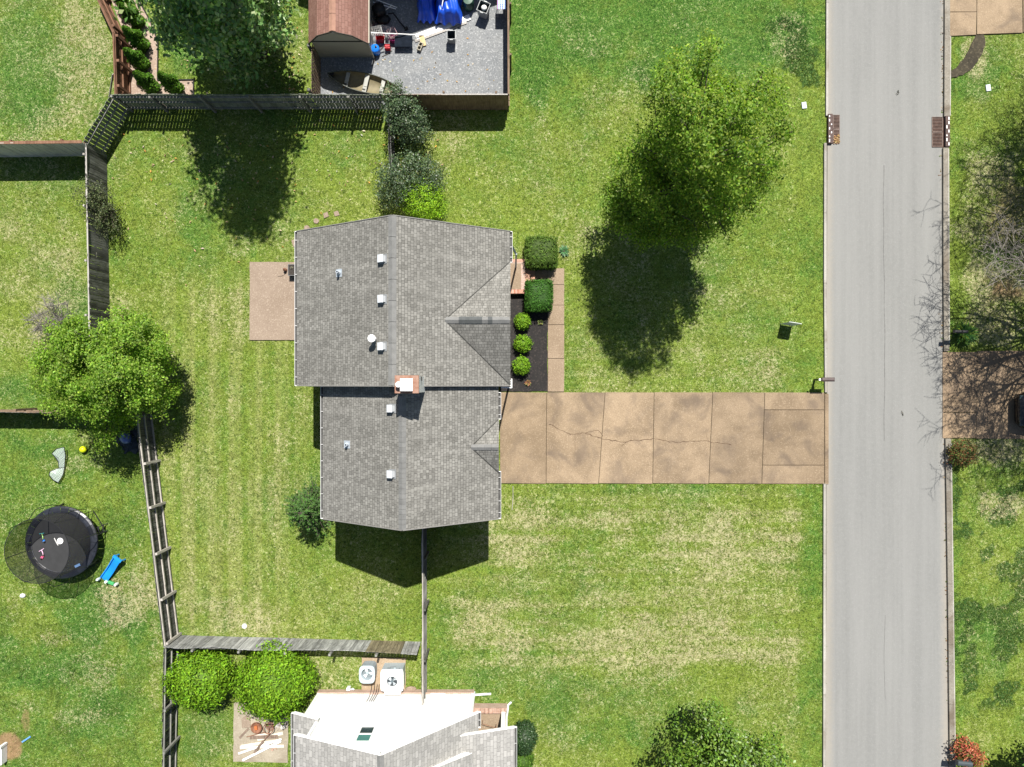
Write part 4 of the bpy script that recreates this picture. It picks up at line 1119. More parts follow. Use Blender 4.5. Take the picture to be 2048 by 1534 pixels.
def sphere_core(e, s, nu=18, nv=9, zmin=-1.0):
    vs = []; fs = []
    for j in range(nv + 1):
        th = -math.pi / 2 + math.pi * j / nv
        for i in range(nu):
            ph = 2 * math.pi * i / nu
            vs.append((e[0] + e[3] * s * math.cos(th) * math.cos(ph), e[1] + e[4] * s * math.cos(th) * math.sin(ph), max(.0, e[2] + e[5] * s * math.sin(th))))
    for j in range(nv):
        for i in range(nu):
            fs.append((j * nu + i, j * nu + (i + 1) % nu, (j + 1) * nu + (i + 1) % nu, (j + 1) * nu + i))
    return vs, fs
def ball(name, label, base, e, n, size, cols, m=L_DENSE, cat='shrub', group=None, core=.86, thick=.14, amp=.05, tuft=6, up=.35, aspect=.5, boxy=0.0, loose=.5, clv=.16, outn=1.0):
    """dense clipped or rounded shrub: leaf tufts over a leafy core; boxy>0 squares it up like a hedge block"""
    root = thing(name, label, cat, (base[0], base[1], 0), group=group)
    k = n // tuft; d = unit(k)
    if boxy:
        p = 2 + boxy * 10
        d2 = d / (np.abs(d) ** p).sum(1, keepdims=True) ** (1 / p)
    else: d2 = d
    lm = lumps(d, amp, 9, 4.0)[:, None]
    C = np.array(e[:3]) + d2 * np.array(e[3:]) * lm * (1 - thick * RNG.random((k, 1)) ** 1.5)
    P = np.repeat(C, tuft, 0) + RNG.normal(size=(k * tuft, 3)) * size * loose
    nd = d2 ** 7 * .8 + d * .4 if boxy else d
    N = np.repeat(nd, tuft, 0) * outn + np.array([0, 0, up]) + RNG.normal(size=(k * tuft, 3)) * .55
    cl = np.repeat(np.clip(1 + clv * RNG.normal(size=k), .55, 1.5), tuft)[:, None]
    kk = P[:, 2] > .01; P, N, cl = P[kk], N[kk], cl[kk]
    vs, fs = sphere_core(e, core)
    if boxy:
        vv = np.array(vs) - np.array(e[:3]); dd = vv / (np.array(e[3:]) * core); ln = np.linalg.norm(dd, axis=1, keepdims=True) + 1e-9; u = dd / ln
        q = u / (np.abs(u) ** p).sum(1, keepdims=True) ** (1 / p)
        vs = np.array(e[:3]) + q * np.array(e[3:]) * core; vs[:, 2] = np.maximum(vs[:, 2], 0)
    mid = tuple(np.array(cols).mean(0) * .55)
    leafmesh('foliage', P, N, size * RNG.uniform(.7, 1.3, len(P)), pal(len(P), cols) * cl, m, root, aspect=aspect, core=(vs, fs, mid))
    return root
LIME = [(.145, .285, .012), (.185, .335, .018), (.10, .21, .010)]
b = W(398, 1362, 1.3)
ball('lime_shrub', 'left and smaller of the two lime green feathery shrubs below the silver fence', (b.x, b.y), (0, 0, 1.05, 1.55, 1.30, 1.25), 9000, .15, LIME, group=None, thick=.2, amp=.085, aspect=.38, loose=.8, outn=1.1, clv=.2)
b = W(546, 1370, 1.5)
ball('lime_shrub', 'right and larger of the two lime green feathery shrubs, overhanging the junk patio', (b.x, b.y), (0, 0, 1.2, 1.75, 1.72, 1.5), 12500, .15, LIME, thick=.2, amp=.085, aspect=.38, loose=.8, outn=1.1, clv=.2)
HEDGE = [(.060, .115, .016), (.075, .135, .02), (.042, .085, .012)]
b = W(1083, 503, 1.0)
ball('hedge_block', 'square clipped hedge north of the porch walk, slightly ragged and olive', (b.x, b.y), (0, 0, .55, .78, .76, .60), 7500, .065, [(.075, .14, .018), (.11, .185, .028), (.05, .095, .013)], boxy=1.5, thick=.08, core=.9, amp=.03, up=.6, aspect=.5, cat='hedge')
b = W(1078, 590, 1.0)
ball('hedge_block', 'square clipped hedge south of the porch walk, even dark green', (b.x, b.y), (0, 0, .55, .655, .74, .60), 7500, .06, [(.045, .135, .015), (.06, .16, .02), (.033, .10, .012)], boxy=1.7, thick=.06, core=.92, amp=.02, up=.6, cat='hedge')
RB = [(.15, .30, .013), (.19, .34, .022), (.10, .21, .010)]
for (px, py), lb, rr in (((1045, 642), 'northernmost ball shrub in the black mulch, next to the square hedge', .385), ((1045.5, 687.5), 'middle ball shrub of the row in the black mulch', .42), ((1043.5, 731.5), 'southernmost ball shrub in the black mulch, near the small red plant', .43)):
    b = W(px, py, .55)
    ball('ball_shrub', lb, (b.x, b.y), (0, 0, .42, rr, rr, .44), 1700, .085, RB, group='ball shrubs in the mulch bed', amp=.06, thick=.2, tuft=5)
b = W(1049, 1476, .8)
ball('round_holly', 'dense dark green ball shrub east of the white house', (b.x, b.y), (0, 0, .72, .60, .78, .72), 4200, .075, [(.022, .055, .018), (.03, .07, .022), (.05, .09, .03)], L_GLOSS, amp=.03, thick=.1)
b = W(1046, 1524, .5)
ball('round_holly', 'low bright green shrub south of the dark ball shrub, at the bottom edge', (b.x, b.y), (0, 0, .45, .55, .55, .48), 1800, .085, [(.06, .14, .014), (.085, .17, .02)], amp=.08, thick=.2)
# row of cone-shaped arborvitae in the pink gravel
CONE = [(.07, .17, .012), (.10, .22, .017), (.045, .11, .010)]
def cone_shrub(base, h, r, label):
    root = thing('arborvitae', label, 'shrub', (base.x, base.y, 0), group='cone shrubs in the pink gravel')
    n = 2300; z = RNG.random(n) ** .85; a = RNG.random(n) * 6.283
    R_ = r * np.minimum(1, (1.02 - z) * 1.5) ** .75 * (.72 + .3 * np.minimum(1, z * 4)) * (1 + .16 * np.sin(a * 3 + z * 11) + .08 * np.sin(a * 7 - z * 23)) * (1 - .25 * RNG.random(n) ** 2)
    P = np.stack([R_ * np.cos(a), R_ * np.sin(a), .05 + z * h], 1)
    N = np.stack([np.cos(a), np.sin(a), .55 + 0 * a], 1) + RNG.normal(size=(n, 3)) * .4
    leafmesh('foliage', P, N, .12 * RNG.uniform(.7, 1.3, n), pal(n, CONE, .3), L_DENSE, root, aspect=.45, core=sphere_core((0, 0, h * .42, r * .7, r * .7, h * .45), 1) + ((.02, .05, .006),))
    mb = MB(); mb.tube([(0, 0, -.05), (0, 0, .4)], .04, 6); mb.build('trunk', M_BARK, root)
tops = [((262, 16), (226, -14), 'first cone shrub at the top edge beside the brown fence'), ((284, 52), (237, 16), 'second cone shrub from the top edge, in a close row'), ((294, 98), (249, 60), 'third cone shrub, facing the corner of the brown fence'), ((293, 136), (249, 108), 'fourth cone shrub, leaning its shadow on the pink gravel'), ((314, 182), (271, 150), 'fifth cone shrub, just above the mossy fence'), ((360, 184), (317, 156), 'sixth cone shrub, apart from the row, in the shade of the magnolia')]
for (fx_, fy_), (tx, ty), lb in tops:
    B = W(fx_, fy_)
    off = math.hypot(fx_ - 1024, fy_ - 767); offt = math.hypot(tx - 1024, ty - 767)
    cone_shrub(W(fx_ - 4, fy_ - 4), H * (1 - off / offt), .40, lb)
# small plants
def spiky(name, label, base, n, L, cols, up=.6, w=.12, cat='plant'):
    root = thing(name, label, cat, (base.x, base.y, base.z))
    P = []; N = []; S_ = []
    mb = MB()
    for i in range(n):
        a = random.uniform(0, 6.283); e = random.uniform(.2, 1.0) * up * 2; l = L * random.uniform(.6, 1.1)
        d = Vector((math.cos(a), math.sin(a), e)).normalized(); q = d * l; q.z -= .15 * l
        m = d * l * .55; sd = Vector((-math.sin(a), math.cos(a), 0)) * L * w * .5
        c = random.choice(cols); t_ = random.uniform(.75, 1.25); c = tuple(x * t_ for x in c)
        mb.add([Vector((0, 0, 0)) - sd * .4, Vector((0, 0, 0)) + sd * .4, m + sd, m - sd, q], [(0, 1, 2, 3), (3, 2, 4)], 0, c)
    o = mb.build('leaves', mat('blade_leaf', (1, 1, 1), .5, .05, 4, bump=0), root)
    mb = MB(); mb.lathe([(.03, -.02), (.045, .03), (.02, .07)], n=8); mb.build('stem', M_BARK, root)
    return root
spiky('daylily', 'strappy bluish green plant beside the ragged square hedge', W(1128, 503), 70, .36, [(.05, .14, .05), (.07, .17, .06), (.04, .10, .035)], .5, .14)
spiky('mulch_plant', 'tiny yellow green plant alone in the black mulch by the walk', W(1081, 645, .03), 45, .2, [(.13, .17, .04), (.09, .13, .03), (.18, .16, .06)], .8, .3)
spiky('mulch_plant', 'tiny reddish plant in the mulch near the driveway', W(1056, 766, .03), 60, .22, [(.22, .07, .04), (.13, .12, .04), (.28, .12, .06), (.10, .13, .03)], .8, .32)
spiky('mailbox_plant', 'leafy bamboo-like plant wrapped round the mailbox across the street', W(1925, 668), 260, .82, [(.06, .17, .03), (.045, .13, .03), (.10, .21, .03), (.16, .24, .03)], .9, .10)
b = W(1926, 907, .5)
shrub('barberry_shrub', 'rounded shrub, half russet and half green, beside the neighbour driveway', (b.x, b.y), [(0, 0, .5, .72, .62, .5)], 230, 14, .09, .085, [(.09, .11, .025), (.05, .085, .02), (.17, .065, .03), (.13, .10, .03)], L_DENSE, bias=.25)
b = W(1932, 1502, .6)
shrub('red_shrub', 'red tipped shrub next to the mailbox at the bottom right corner', (b.x, b.y), [(0, 0, .6, .65, .55, .55), (.5, -.5, .5, .5, .5, .45)], 150, 12, .10, .12, [(.38, .085, .05), (.30, .09, .05), (.42, .16, .08), (.12, .13, .03)], L_SOFT, bias=.3)
b = W(252, 1000, 0)
# bare trees
def bare_tree(label, base, h, spread, seed, lv=5, thick=.26):
    rnd = random.Random(seed)
    root = thing('bare_tree', label, 'tree', (base[0], base[1], 0))
    tr, br = MB(), MB()
    def grow(p, d, L, r, lev):
        k = 5 if lev < 2 else 3
        pts = [p]; rs = [r]; q = p; dd = d
        for i in range(k):
            dd = (dd + Vector((rnd.uniform(-1, 1), rnd.uniform(-1, 1), rnd.uniform(-.5, .7))) * .16).normalized()
            q = q + dd * L / k; pts.append(q); rs.append(r * (1 - .55 * (i + 1) / k))
        (tr if lev < 2 else br).tube(pts, rs, 7 if lev < 2 else (5 if lev < 3 else 3), cap=lev < 2)
        if lev >= lv: return
        nch = (12, 8, 6, 5, 4)[lev]
        for c in range(nch):
            f = rnd.uniform(.45 if lev == 0 else .3, 1.0) if c else 1.0
            i = min(int(f * k), k - 1); g = f * k - i
            s = pts[i].lerp(pts[i + 1], g); rr = max((rs[i] + (rs[i + 1] - rs[i]) * g) * .66, .012)
            a = rnd.uniform(0, 6.283) if lev else 6.283 * (c + rnd.uniform(-.25, .25)) / nch
            side = Vector((math.cos(a), math.sin(a), rnd.uniform(-.1, .5)))
            nd = (dd * (.55 if lev else .35) + side * (spread if lev == 0 else .75)).normalized()
            grow(s, nd, L * (.95 if lev == 0 else rnd.uniform(.5, .72)), rr, lev + 1)
    grow(Vector((0, 0, -.1)), Vector((0, 0, 1)), h * .38, thick, 0)
    tr.build('trunk', M_BAREBARK, root, smooth=True)
    br.build('branches', M_BAREBARK, root)
bare_tree('leafless grey tree overhanging the neighbour driveway from the right edge', (27.2, 2.9), 10.5, 1.4, 5)
bare_tree('leafless tree beyond the right edge whose branch shadows fall on the upper lawn', (28.3, 12.4), 10.5, 1.05, 12)
bare_tree('small leafless sapling left of the round tree, grey and twiggy', (-22.2, 3.2), 2.4, .6, 21, 3, .02)
#==SPLIT3==

# ------------------------------------------------------------------ trampoline
M_MAT = mat('trampoline_mat', (.030, .031, .033), .75, .1, 3)
M_PAD = mat('trampoline_pad', (.016, .018, .024), .36, .25, 3, spec=.6, bump=.5, bscale=5)
t = NT('safety_net'); p = t.pos(obj=True)
t.b.inputs['Base Color'].default_value = (.02, .02, .022, 1); t.b.inputs['Roughness'].default_value = .8
tr_ = t.node('ShaderNodeBsdfTransparent'); ms = t.node('ShaderNodeMixShader'); ms.inputs[0].default_value = .60
t.link(tr_.outputs[0], ms.inputs[1]); t.link(t.b.outputs[0], ms.inputs[2]); t.link(ms.outputs[0], t.out.inputs[0])
M_NET = t.m
tc = W(122, 1085, .8); tp_ = thing('trampoline', 'round black trampoline with see-through safety net in the lower left yard', 'trampoline', (tc.x, tc.y, 0))
TH, RO, RI, RT, HT = .80, 1.77, 1.46, 1.50, 2.58
mb = MB(); mb.lathe([(0.001, TH - .02), (RI + .02, TH - .02)], n=48); mb.build('jumping_mat', M_MAT, tp_)
mb = MB()
for k in range(24):
    a0, a1 = k * 2 * math.pi / 24 + .004, (k + 1) * 2 * math.pi / 24 - .004; tn = random.uniform(.7, 1.5); vs = []
    for r, z in ((RI - .02, TH + .01), (RI + .08, TH + .045), (RO - .08, TH + .045), (RO, TH - .01)):
        for a in (a0, (a0 + a1) / 2, a1): vs.append((r * math.cos(a), r * math.sin(a), z + random.uniform(-.006, .006)))
    mb.add(vs, [(i * 3 + j, i * 3 + j + 1, i * 3 + j + 4, i * 3 + j + 3)[::-1] for i in range(3) for j in range(2)], 0, (tn, tn, tn * 1.03))
mb.build('spring_pad', M_PAD, tp_)
circ = lambda r, z, n=48: [(r * math.cos(2 * math.pi * k / n), r * math.sin(2 * math.pi * k / n), z) for k in range(n)]
mb = MB(); mb.tube(circ(RO - .02, TH - .06), .03, 6, closed=True); mb.build('frame', M_BLACKM, tp_)
for k in range(4):
    mb = MB(); a0, a1 = k * math.pi / 2 + .2, k * math.pi / 2 + .9
    p0 = Vector((RO * math.cos(a0), RO * math.sin(a0), TH - .06)); p1 = Vector((RO * math.cos(a1), RO * math.sin(a1), TH - .06))
    mb.tube([p0, (p0.x * 1.02, p0.y * 1.02, .03), (p1.x * 1.02, p1.y * 1.02, .03), p1], .025, 6); mb.build('leg', M_BLACKM, tp_)
for k in range(8):
    a = k * math.pi / 4 + .25; mb = MB(); u, v = math.cos(a), math.sin(a)
    mb.tube([(u * RO, v * RO, .25), (u * (RO + .12), v * (RO + .12), TH), (u * (RO + .17), v * (RO + .17), 1.4), (u * (RO + .10), v * (RO + .10), 2.0), (u * RT, v * RT, HT)], .018, 6)
    mb.build('net_pole', M_BLACKM, tp_)
mb = MB(); mb.tube(circ(RT, HT), .016, 6, closed=True); mb.build('top_hoop', M_BLACKM, tp_)
mb = MB(); n = 48; vs = []
for r, z in ((RI, TH + .02), (RT + .01, 1.3), (RT + .02, 1.9), (RT, HT)): vs += circ(r, z, n)
mb.add(vs, [(i * n + k, i * n + (k + 1) % n, (i + 1) * n + (k + 1) % n, (i + 1) * n + k) for i in range(3) for k in range(n)]); mb.build('safety_net', M_NET, tp_, smooth=True)
mb = MB()   # round emblem with a line of small illegible letters
lc = W(120, 1082, TH) - tc
mb.lathe([(.145, 0), (.15, .004), (.10, .004), (.10, 0)], (lc.x, lc.y, TH - .012), 24); mb.lathe([(.001, .004), (.085, .004), (.085, 0)], (lc.x, lc.y, TH - .012), 20, tint=(.55, .55, .55)); mb.lathe([(.001, .008), (.05, .008)], (lc.x, lc.y, TH - .012), 16)
for i in range(8):
    q = W(108.6 + i * .95, 1077.5 + i * 1.75, TH) - tc
    mb.box((q.x, q.y, TH - .008), (.05, .022, .004), .5 + random.uniform(-.5, .5)); mb.box((q.x + .015, q.y + .01, TH - .007), (.018, .06, .004), .5)
mb.build('emblem', M_WHITE, tp_)
mb = MB(); q = W(155, 1131, TH + .05) - tc; mb.box((q.x, q.y, TH + .055), (.28, .12, .01), .45); mb.build('warning_label', mat('blue_label', (.18, .33, .62), .5, .1, 5), tp_)
mb = MB(); q = W(205, 1056, .3) - tc
for s_ in (-.18, .18): mb.tube([(q.x - .45, q.y - .25 + s_, .72), (q.x + .1, q.y + s_, .03)], .02, 6)
for i in range(3): mb.bar((q.x - .30 + .14 * i, q.y - .36 + .07 * i, .55 - .17 * i), (q.x - .30 + .14 * i, q.y + .02 + .07 * i, .55 - .17 * i), .07, .02)
mb.build('ladder', M_BLACKM, tp_)
# toy scooters lying on the mat
def scooter(label, pts, c1, c2, c3):
    a, b_, c_ = [W(*p, TH + .03) for p in pts]
    root = thing('toy_scooter', label, 'scooter', (b_.x, b_.y, TH), group='toy scooters on the trampoline')
    o = Vector((b_.x, b_.y, TH)); mb = MB(); d = (c_ - b_)
    mb.bar(b_ - o, c_ - o, .10, .03); dd = mb.build('deck', mat('toy_' + c3, {'blue': (.02, .18, .6), 'pink': (.75, .10, .22)}[c3], .4, .1, 4), root)
    mb = MB(); m = a.lerp(b_, .5) + Vector((.04, 0, .03)); mb.tube([a - o, m - o, b_ - o], .02, 6); mb.build('steering_tube', mat('toy_stem_' + c2, {'green': (.35, .6, .22), 'rose': (.75, .45, .60)}[c2], .4, .1, 4), root)
    mb = MB(); s = Vector((.12, .03 if c3 == 'blue' else .05, 0)); s.y = .02 if c3 == 'blue' else .07
    mb.tube([a - o - s, a - o + s], .016, 6); mb.build('handlebar', mat('toy_bar_' + c1, {'teal': (.06, .35, .4), 'mauve': (.7, .5, .65)}[c1], .4, .1, 4), root)
    for q in (b_, c_):
        mb = MB(); mb.tube([q - o + Vector((-.02, .02, .02)), q - o + Vector((.02, -.02, .02))], .045, 10); mb.build('wheel', M_BLACK, root)
scooter('toy scooter with blue deck on the trampoline mat', ((83.5, 1067), (86, 1079), (88.5, 1083.5)), 'teal', 'green', 'blue')
scooter('toy scooter with pink deck on the trampoline mat', ((83, 1100), (86.5, 1111), (82.5, 1117)), 'mauve', 'rose', 'pink')
# slide
M_SLB = mat('blue_plastic', (.01, .22, .62), .35, .1, 3, spec=.5); M_SLG = mat('green_plastic', (.05, .30, .10), .4, .1, 3); M_SLW = mat('pale_plastic', (.62, .72, .66), .4, .05, 3)
a, b = W(236, 1117, .40), W(207, 1160, .1); root = thing('toy_slide', 'small blue plastic slide with green foot on the grass by the trampoline', 'slide', (b.x, b.y, 0))
o = Vector((b.x, b.y, 0)); A, B = a - o, b - o; d = (B - A); sd = d.cross(Vector((0, 0, 1))).normalized(); mb = MB(); N_ = 10; vs = []
for i in range(N_ + 1):
    f = i / N_; q = A.lerp(B, f); z = .05 + .36 * (1 - f) ** 1.25 + .02 * math.sin(f * 9)
    for s_, dz in ((-.21, .08), (-.17, .085), (-.16, .0), (.16, .0), (.17, .085), (.21, .08)): vs.append((q.x + sd.x * s_, q.y + sd.y * s_, z + dz))
mb.add(vs, [(i * 6 + j, i * 6 + j + 1, (i + 1) * 6 + j + 1, (i + 1) * 6 + j) for i in range(N_) for j in range(5)]); ob = mb.build('chute', M_SLB, root); ob.modifiers.new('solid', 'SOLIDIFY').thickness = .02
mb = MB(); q = A - d.normalized() * .0; mb.bar(A + sd * .24 + Vector((0, 0, .06)), A - sd * .24 + Vector((0, 0, .06)), .14, .08)
for s_ in (-.2, .2): mb.bar(A + sd * s_, (A.x + sd.x * s_ - .02, A.y + sd.y * s_ - .02, -.1), .06, .05)
mb.build('ladder', M_SLB, root)
mb = MB(); g0, g1 = W(211, 1161, .08) - o, W(228, 1168, .08) - o; mb.bar(g0, g1, .15, .12); mb.build('foot', M_SLG, root, bevel=.02)
mb = MB()
for q in ((197, 1158), (214, 1163), (233, 1168.5)): c_ = W(*q, .1) - o; mb.lathe([(.001, .16), (.06, .15), (.08, .05), (.08, -.08)], c_, 10)
mb.build('end_cap', M_SLW, root)
# ball, goals, grill
c_ = W(166, 899, .17); mb = MB(); mb.lathe([(.17 * math.sin(math.pi * i / 12) + 1e-5, -.17 * math.cos(math.pi * i / 12)) for i in range(13)], n=20)
o = mb.build('play_ball', mat('yellow_ball', (.55, .62, .01), .35, .05, 3), smooth=True); o.location = (c_.x, c_.y, .16); tag(o, 'yellow play ball on the grass near the folded net', 'ball')
t = NT('goal_net'); p = t.pos((1, 1, 1), obj=True)
w1 = t.node('ShaderNodeTexChecker'); w1.inputs['Scale'].default_value = 16; t.link(p, w1.inputs['Vector'])
t.b.inputs['Base Color'].default_value = (.42, .50, .46, 1)
tr_ = t.node('ShaderNodeBsdfTransparent'); ms = t.node('ShaderNodeMixShader'); t.link(t.math('ADD', t.math('MULTIPLY', w1.outputs['Fac'], .35), .42), ms.inputs[0])
t.link(tr_.outputs[0], ms.inputs[1]); t.link(t.b.outputs[0], ms.inputs[2]); t.link(ms.outputs[0], t.out.inputs[0]); M_GNET = t.m
def netgoal():
    o = W(122, 925); root = thing('pop_up_goal', 'collapsed bow-tie shaped net with black edging on the grass left of the yellow ball', 'net', (o.x, o.y, 0))
    P = lambda x, y, h=.08: W(x, y, h) - o
    up = [P(104, 907, .3), P(112, 898, .34), P(128, 894, .36), P(131, 910, .22), P(129, 935, .1), P(118, 936, .09), P(117, 924, .12), P(112, 916, .2)]
    dn = [P(129, 935, .1), P(126, 950, .12), P(117, 965, .14), P(107, 961, .18), P(98, 950, .24), P(100, 943, .25), P(115, 937, .1)]
    for pl in (up, dn):
        c_ = sum(pl, Vector()) / len(pl); c_.z += .05; mb = MB(); n = len(pl)
        mb.add([c_] + pl, [(0, i + 1, (i + 1) % n + 1) for i in range(n)], 0, (1, 1, 1)); mb.build('net', M_GNET, root)
        mb = MB(); mb.tube(pl, .022, 5, closed=True); mb.build('edge_band', M_BLACK, root)
netgoal()
c_ = W(251, 876, .75); root = thing('kettle_grill', 'dark covered kettle grill with shiny blue lid beside the grey fence, under the round tree', 'grill', (c_.x, c_.y, 0))
mb = MB(); mb.lathe([(.10, .42), (.24, .52), (.29, .68)], n=20); mb.build('bowl', M_BLACKM, root, smooth=True)
mb = MB(); mb.lathe([(.30, .68), (.27, .80), (.15, .90), (.001, .93)], n=20); mb.tube([(-.06, 0, .93), (-.05, 0, .98), (.05, 0, .98), (.06, 0, .93)], .012, 6); mb.build('lid', mat('blue_enamel', (.10, .14, .32), .18, .1, 4, spec=.8), root, smooth=True)
for k in range(3):
    a = k * 2.1 + .3; mb = MB(); mb.tube([(.12 * math.cos(a), .12 * math.sin(a), .5), (.33 * math.cos(a), .33 * math.sin(a), 0)], .014, 6); mb.build('leg', M_STEEL, root)
q = W(257, 875); mb = MB(); Ng = 10; vs = []
for i in range(Ng + 1):
    for j in range(Ng + 1): vs.append((q.x - .55 + 1.05 * i / Ng + .1 * math.sin(j), q.y - .75 + 1.3 * j / Ng + .08 * math.sin(i * 1.3), .03 + .10 * random.random() * (0 < i < Ng and 0 < j < Ng) + (.12 if (i - 5) ** 2 + (j - 5) ** 2 < 8 else 0)))
mb.add(vs, [(i * (Ng + 1) + j, (i + 1) * (Ng + 1) + j, (i + 1) * (Ng + 1) + j + 1, i * (Ng + 1) + j + 1) for i in range(Ng) for j in range(Ng) if not ((i - 4.5) + (j - 4.5) < -6 or (i - 4.5) - (j - 4.5) < -6.5)])
tag(mb.build('ground_tarp', mat('slate_tarp', (.022, .028, .034), .55, .3, 4, spec=.4), origin=(q.x, q.y, 0)), 'crumpled dark slate tarp on the ground round the grill', 'tarp')

# ------------------------------------------------------------------ gravel yard: canoe, bins, tarps and clutter
M_CAN = mat('canoe_green', (.045, .055, .04), .45, .15, 3, spec=.5); M_CANI = mat('canoe_tan', (.17, .145, .085), .6, .15, 3); M_SEAT = mat('seat_grey', (.30, .30, .27), .55, .1, 5)
c0, c1 = W(656, 149, .35), W(803, 182, .35); cc = (c0 + c1) / 2; L_ = (c1 - c0).length / 2; ang = math.atan2(c1.y - c0.y, c1.x - c0.x)
can = thing('canoe', 'dark green canoe with three grey seats lying on the gravel', 'canoe', (cc.x, cc.y, .02), ang)
def hull(off, z0):
    vs = []; n = 24
    for i in range(n + 1):
        s = -1 + 2 * i / n; w = max(.004, (.47 - off) * (1 - abs(s) ** 2.3)); zt = .34 + .14 * abs(s) ** 3
        for a in np.linspace(-math.pi / 2, math.pi / 2, 11):
            x = math.sin(a); z = 1 - math.cos(a) ** .75
            vs.append((s * (L_ - off), w * x, z0 + (zt - z0) * z))
    fs = [(i * 11 + j, (i + 1) * 11 + j, (i + 1) * 11 + j + 1, i * 11 + j + 1) for i in range(n) for j in range(10)]
    return vs, fs, n
vs, fs, n = hull(0, 0); mb = MB(); mb.add(vs, fs); mb.build('hull', M_CAN, can, smooth=True)
vs2, fs2, n = hull(.03, .03); mb = MB(); mb.add(vs2, fs2); mb.build('inner_hull', M_CANI, can, smooth=True)
for e in (0, 10):
    mb = MB(); mb.tube([Vector(vs[i * 11 + e]) + Vector((0, 0, .01)) for i in range(n + 1)], .022, 6); mb.build('gunwale', M_CAN, can)
for s, wd_ in ((-.49, .19), (.02, .21), (.47, .19)):
    mb = MB(); w = .46 * (1 - abs(s) ** 2.3) * 1.9
    mb.box((s * L_, 0, .27), (wd_, w, .035)); mb.box((s * L_ + .02, .03, .295), (wd_ * .8, w * .45, .03), tint=(1.1, 1.1, 1.1)); mb.box((s * L_ - .02, -w * .36, .30), (wd_ * .7, .07, .03), tint=(.12, .12, .12)); mb.box((s * L_, 0, .13), (wd_ * .5, w * .5, .26), tint=(.5, .5, .45)); mb.build('seat', M_SEAT, can, bevel=.01)
for s in (-1, 1):
    mb = MB(); w = .47 * (1 - .84 ** 2.3)
    mb.add([(s * .84 * L_, w, .43), (s * .84 * L_, -w, .43), (s * .995 * L_, 0, .49), (s * .84 * L_, 0, .40)], [(0, 3, 2), (3, 1, 2), (2, 3, 0), (2, 1, 3)]); mb.build('end_deck', M_BLACK, can)
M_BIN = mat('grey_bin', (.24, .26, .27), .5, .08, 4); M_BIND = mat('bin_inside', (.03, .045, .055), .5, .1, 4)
def bin_(px, py, h, w, rz, label, fill):
    c_ = W(px, py, h); root = thing('trash_bin', label, 'bin', (c_.x, c_.y, .02), rz, group='open bins on the gravel')
    mb = MB(); q = .78
    mb.add([(-w * q, -w * q, 0), (w * q, -w * q, 0), (w * q, w * q, 0), (-w * q, w * q, 0), (-w, -w, h), (w, -w, h), (w, w, h), (-w, w, h)], [(3, 2, 1, 0), (0, 1, 5, 4), (1, 2, 6, 5), (2, 3, 7, 6), (3, 0, 4, 7)])
    mb.build('body', M_BIN, root)
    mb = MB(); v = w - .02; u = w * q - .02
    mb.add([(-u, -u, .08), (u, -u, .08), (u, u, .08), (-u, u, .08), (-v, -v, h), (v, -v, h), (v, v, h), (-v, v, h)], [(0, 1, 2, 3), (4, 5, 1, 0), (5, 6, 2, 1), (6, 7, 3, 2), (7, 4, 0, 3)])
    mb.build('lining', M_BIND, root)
    mb = MB(); mb.tube([(-w, -w, h), (w, -w, h), (w, w, h), (-w, w, h)], .022, 6, closed=True)
    for s in (-1, 1): mb.box((0, s * (w + .02), h - .01), (.16, .05, .03))
    mb.build('rim', mat('bin_rim', (.42, .44, .44), .5, .06, 4), root)
    if fill:
        mb = MB(); mb.lathe([(.001, h - .05), (.10, h - .08), (.15, h - .16), (.12, h - .3), (.001, h - .3)], (.02, .04, 0), 9); o = mb.build('plastic_bag', M_WHITE, smooth=True); o.location = (c_.x, c_.y, .02); tag(o, 'crumpled white plastic bag inside the tilted grey bin', 'bag')
bin_(902.5, 70, .62, .205, 0, 'open empty grey bin standing on the gravel, south of the blue tarps', False)
bin_(967, 14, .72, .26, R(-22), 'turned grey bin holding a white bag, next to the brown fence', True)
M_TARP = mat('blue_tarp', (.012, .085, .62), .38, .18, 2.5, spec=.5, bump=.6, bscale=7)
def tarp(x0, x1, y0, y1, h, label, seed):
    a = W(x0, y1, h); b = W(x1, y0, h); cx, cy = (a.x + b.x) / 2, (a.y + b.y) / 2; w, d = (b.x - a.x) / 2, (b.y - a.y) / 2; rn = random.Random(seed)
    n = 26; vs = []
    ph = [rn.uniform(0, 6) for _ in range(8)]
    for i in range(n + 1):
        for j in range(n + 1):
            u, v = -1 + 2 * i / n, -1 + 2 * j / n; e = max(abs(u), abs(v)); k = min(1, max(0, (e - .78) / .22))
            fl = .14 * k * math.sin(9 * (u if abs(v) > abs(u) else v) + ph[0]) * .6
            z = h * (1 - .72 * k) + .06 * math.sin(4 * u + ph[1]) * (1 - k) + .05 * math.sin(5 * v + ph[2] + u) + .035 * math.sin(13 * u + 6 * v + ph[3])
            vs.append((cx + u * w * (1 + .10 * k) + fl * .5 * (abs(v) <= abs(u)), cy + v * d * (1 + .08 * k) + fl * (abs(v) > abs(u)), max(z, .1)))
    mb = MB(); mb.add(vs, [(i * (n + 1) + j, (i + 1) * (n + 1) + j, (i + 1) * (n + 1) + j + 1, i * (n + 1) + j + 1) for i in range(n) for j in range(n)])
    root = thing('tarp_cover', label, 'tarp', (cx, cy, .02))
    mb.build('sheet', M_TARP, root, world=True, smooth=True)
    mb = MB(); mb.box((cx, cy, h * .3), (w * 1.5, d * 1.5, h * .55)); mb.build('covered_load', M_BLACK, root, world=True); return root
tarp(834, 867, -70, 28, .8, 'narrower left blue tarp draped over something on the gravel', 3)
tarp(871, 919, -60, 30, .95, 'wider right blue tarp with a pale pole on top', 4)
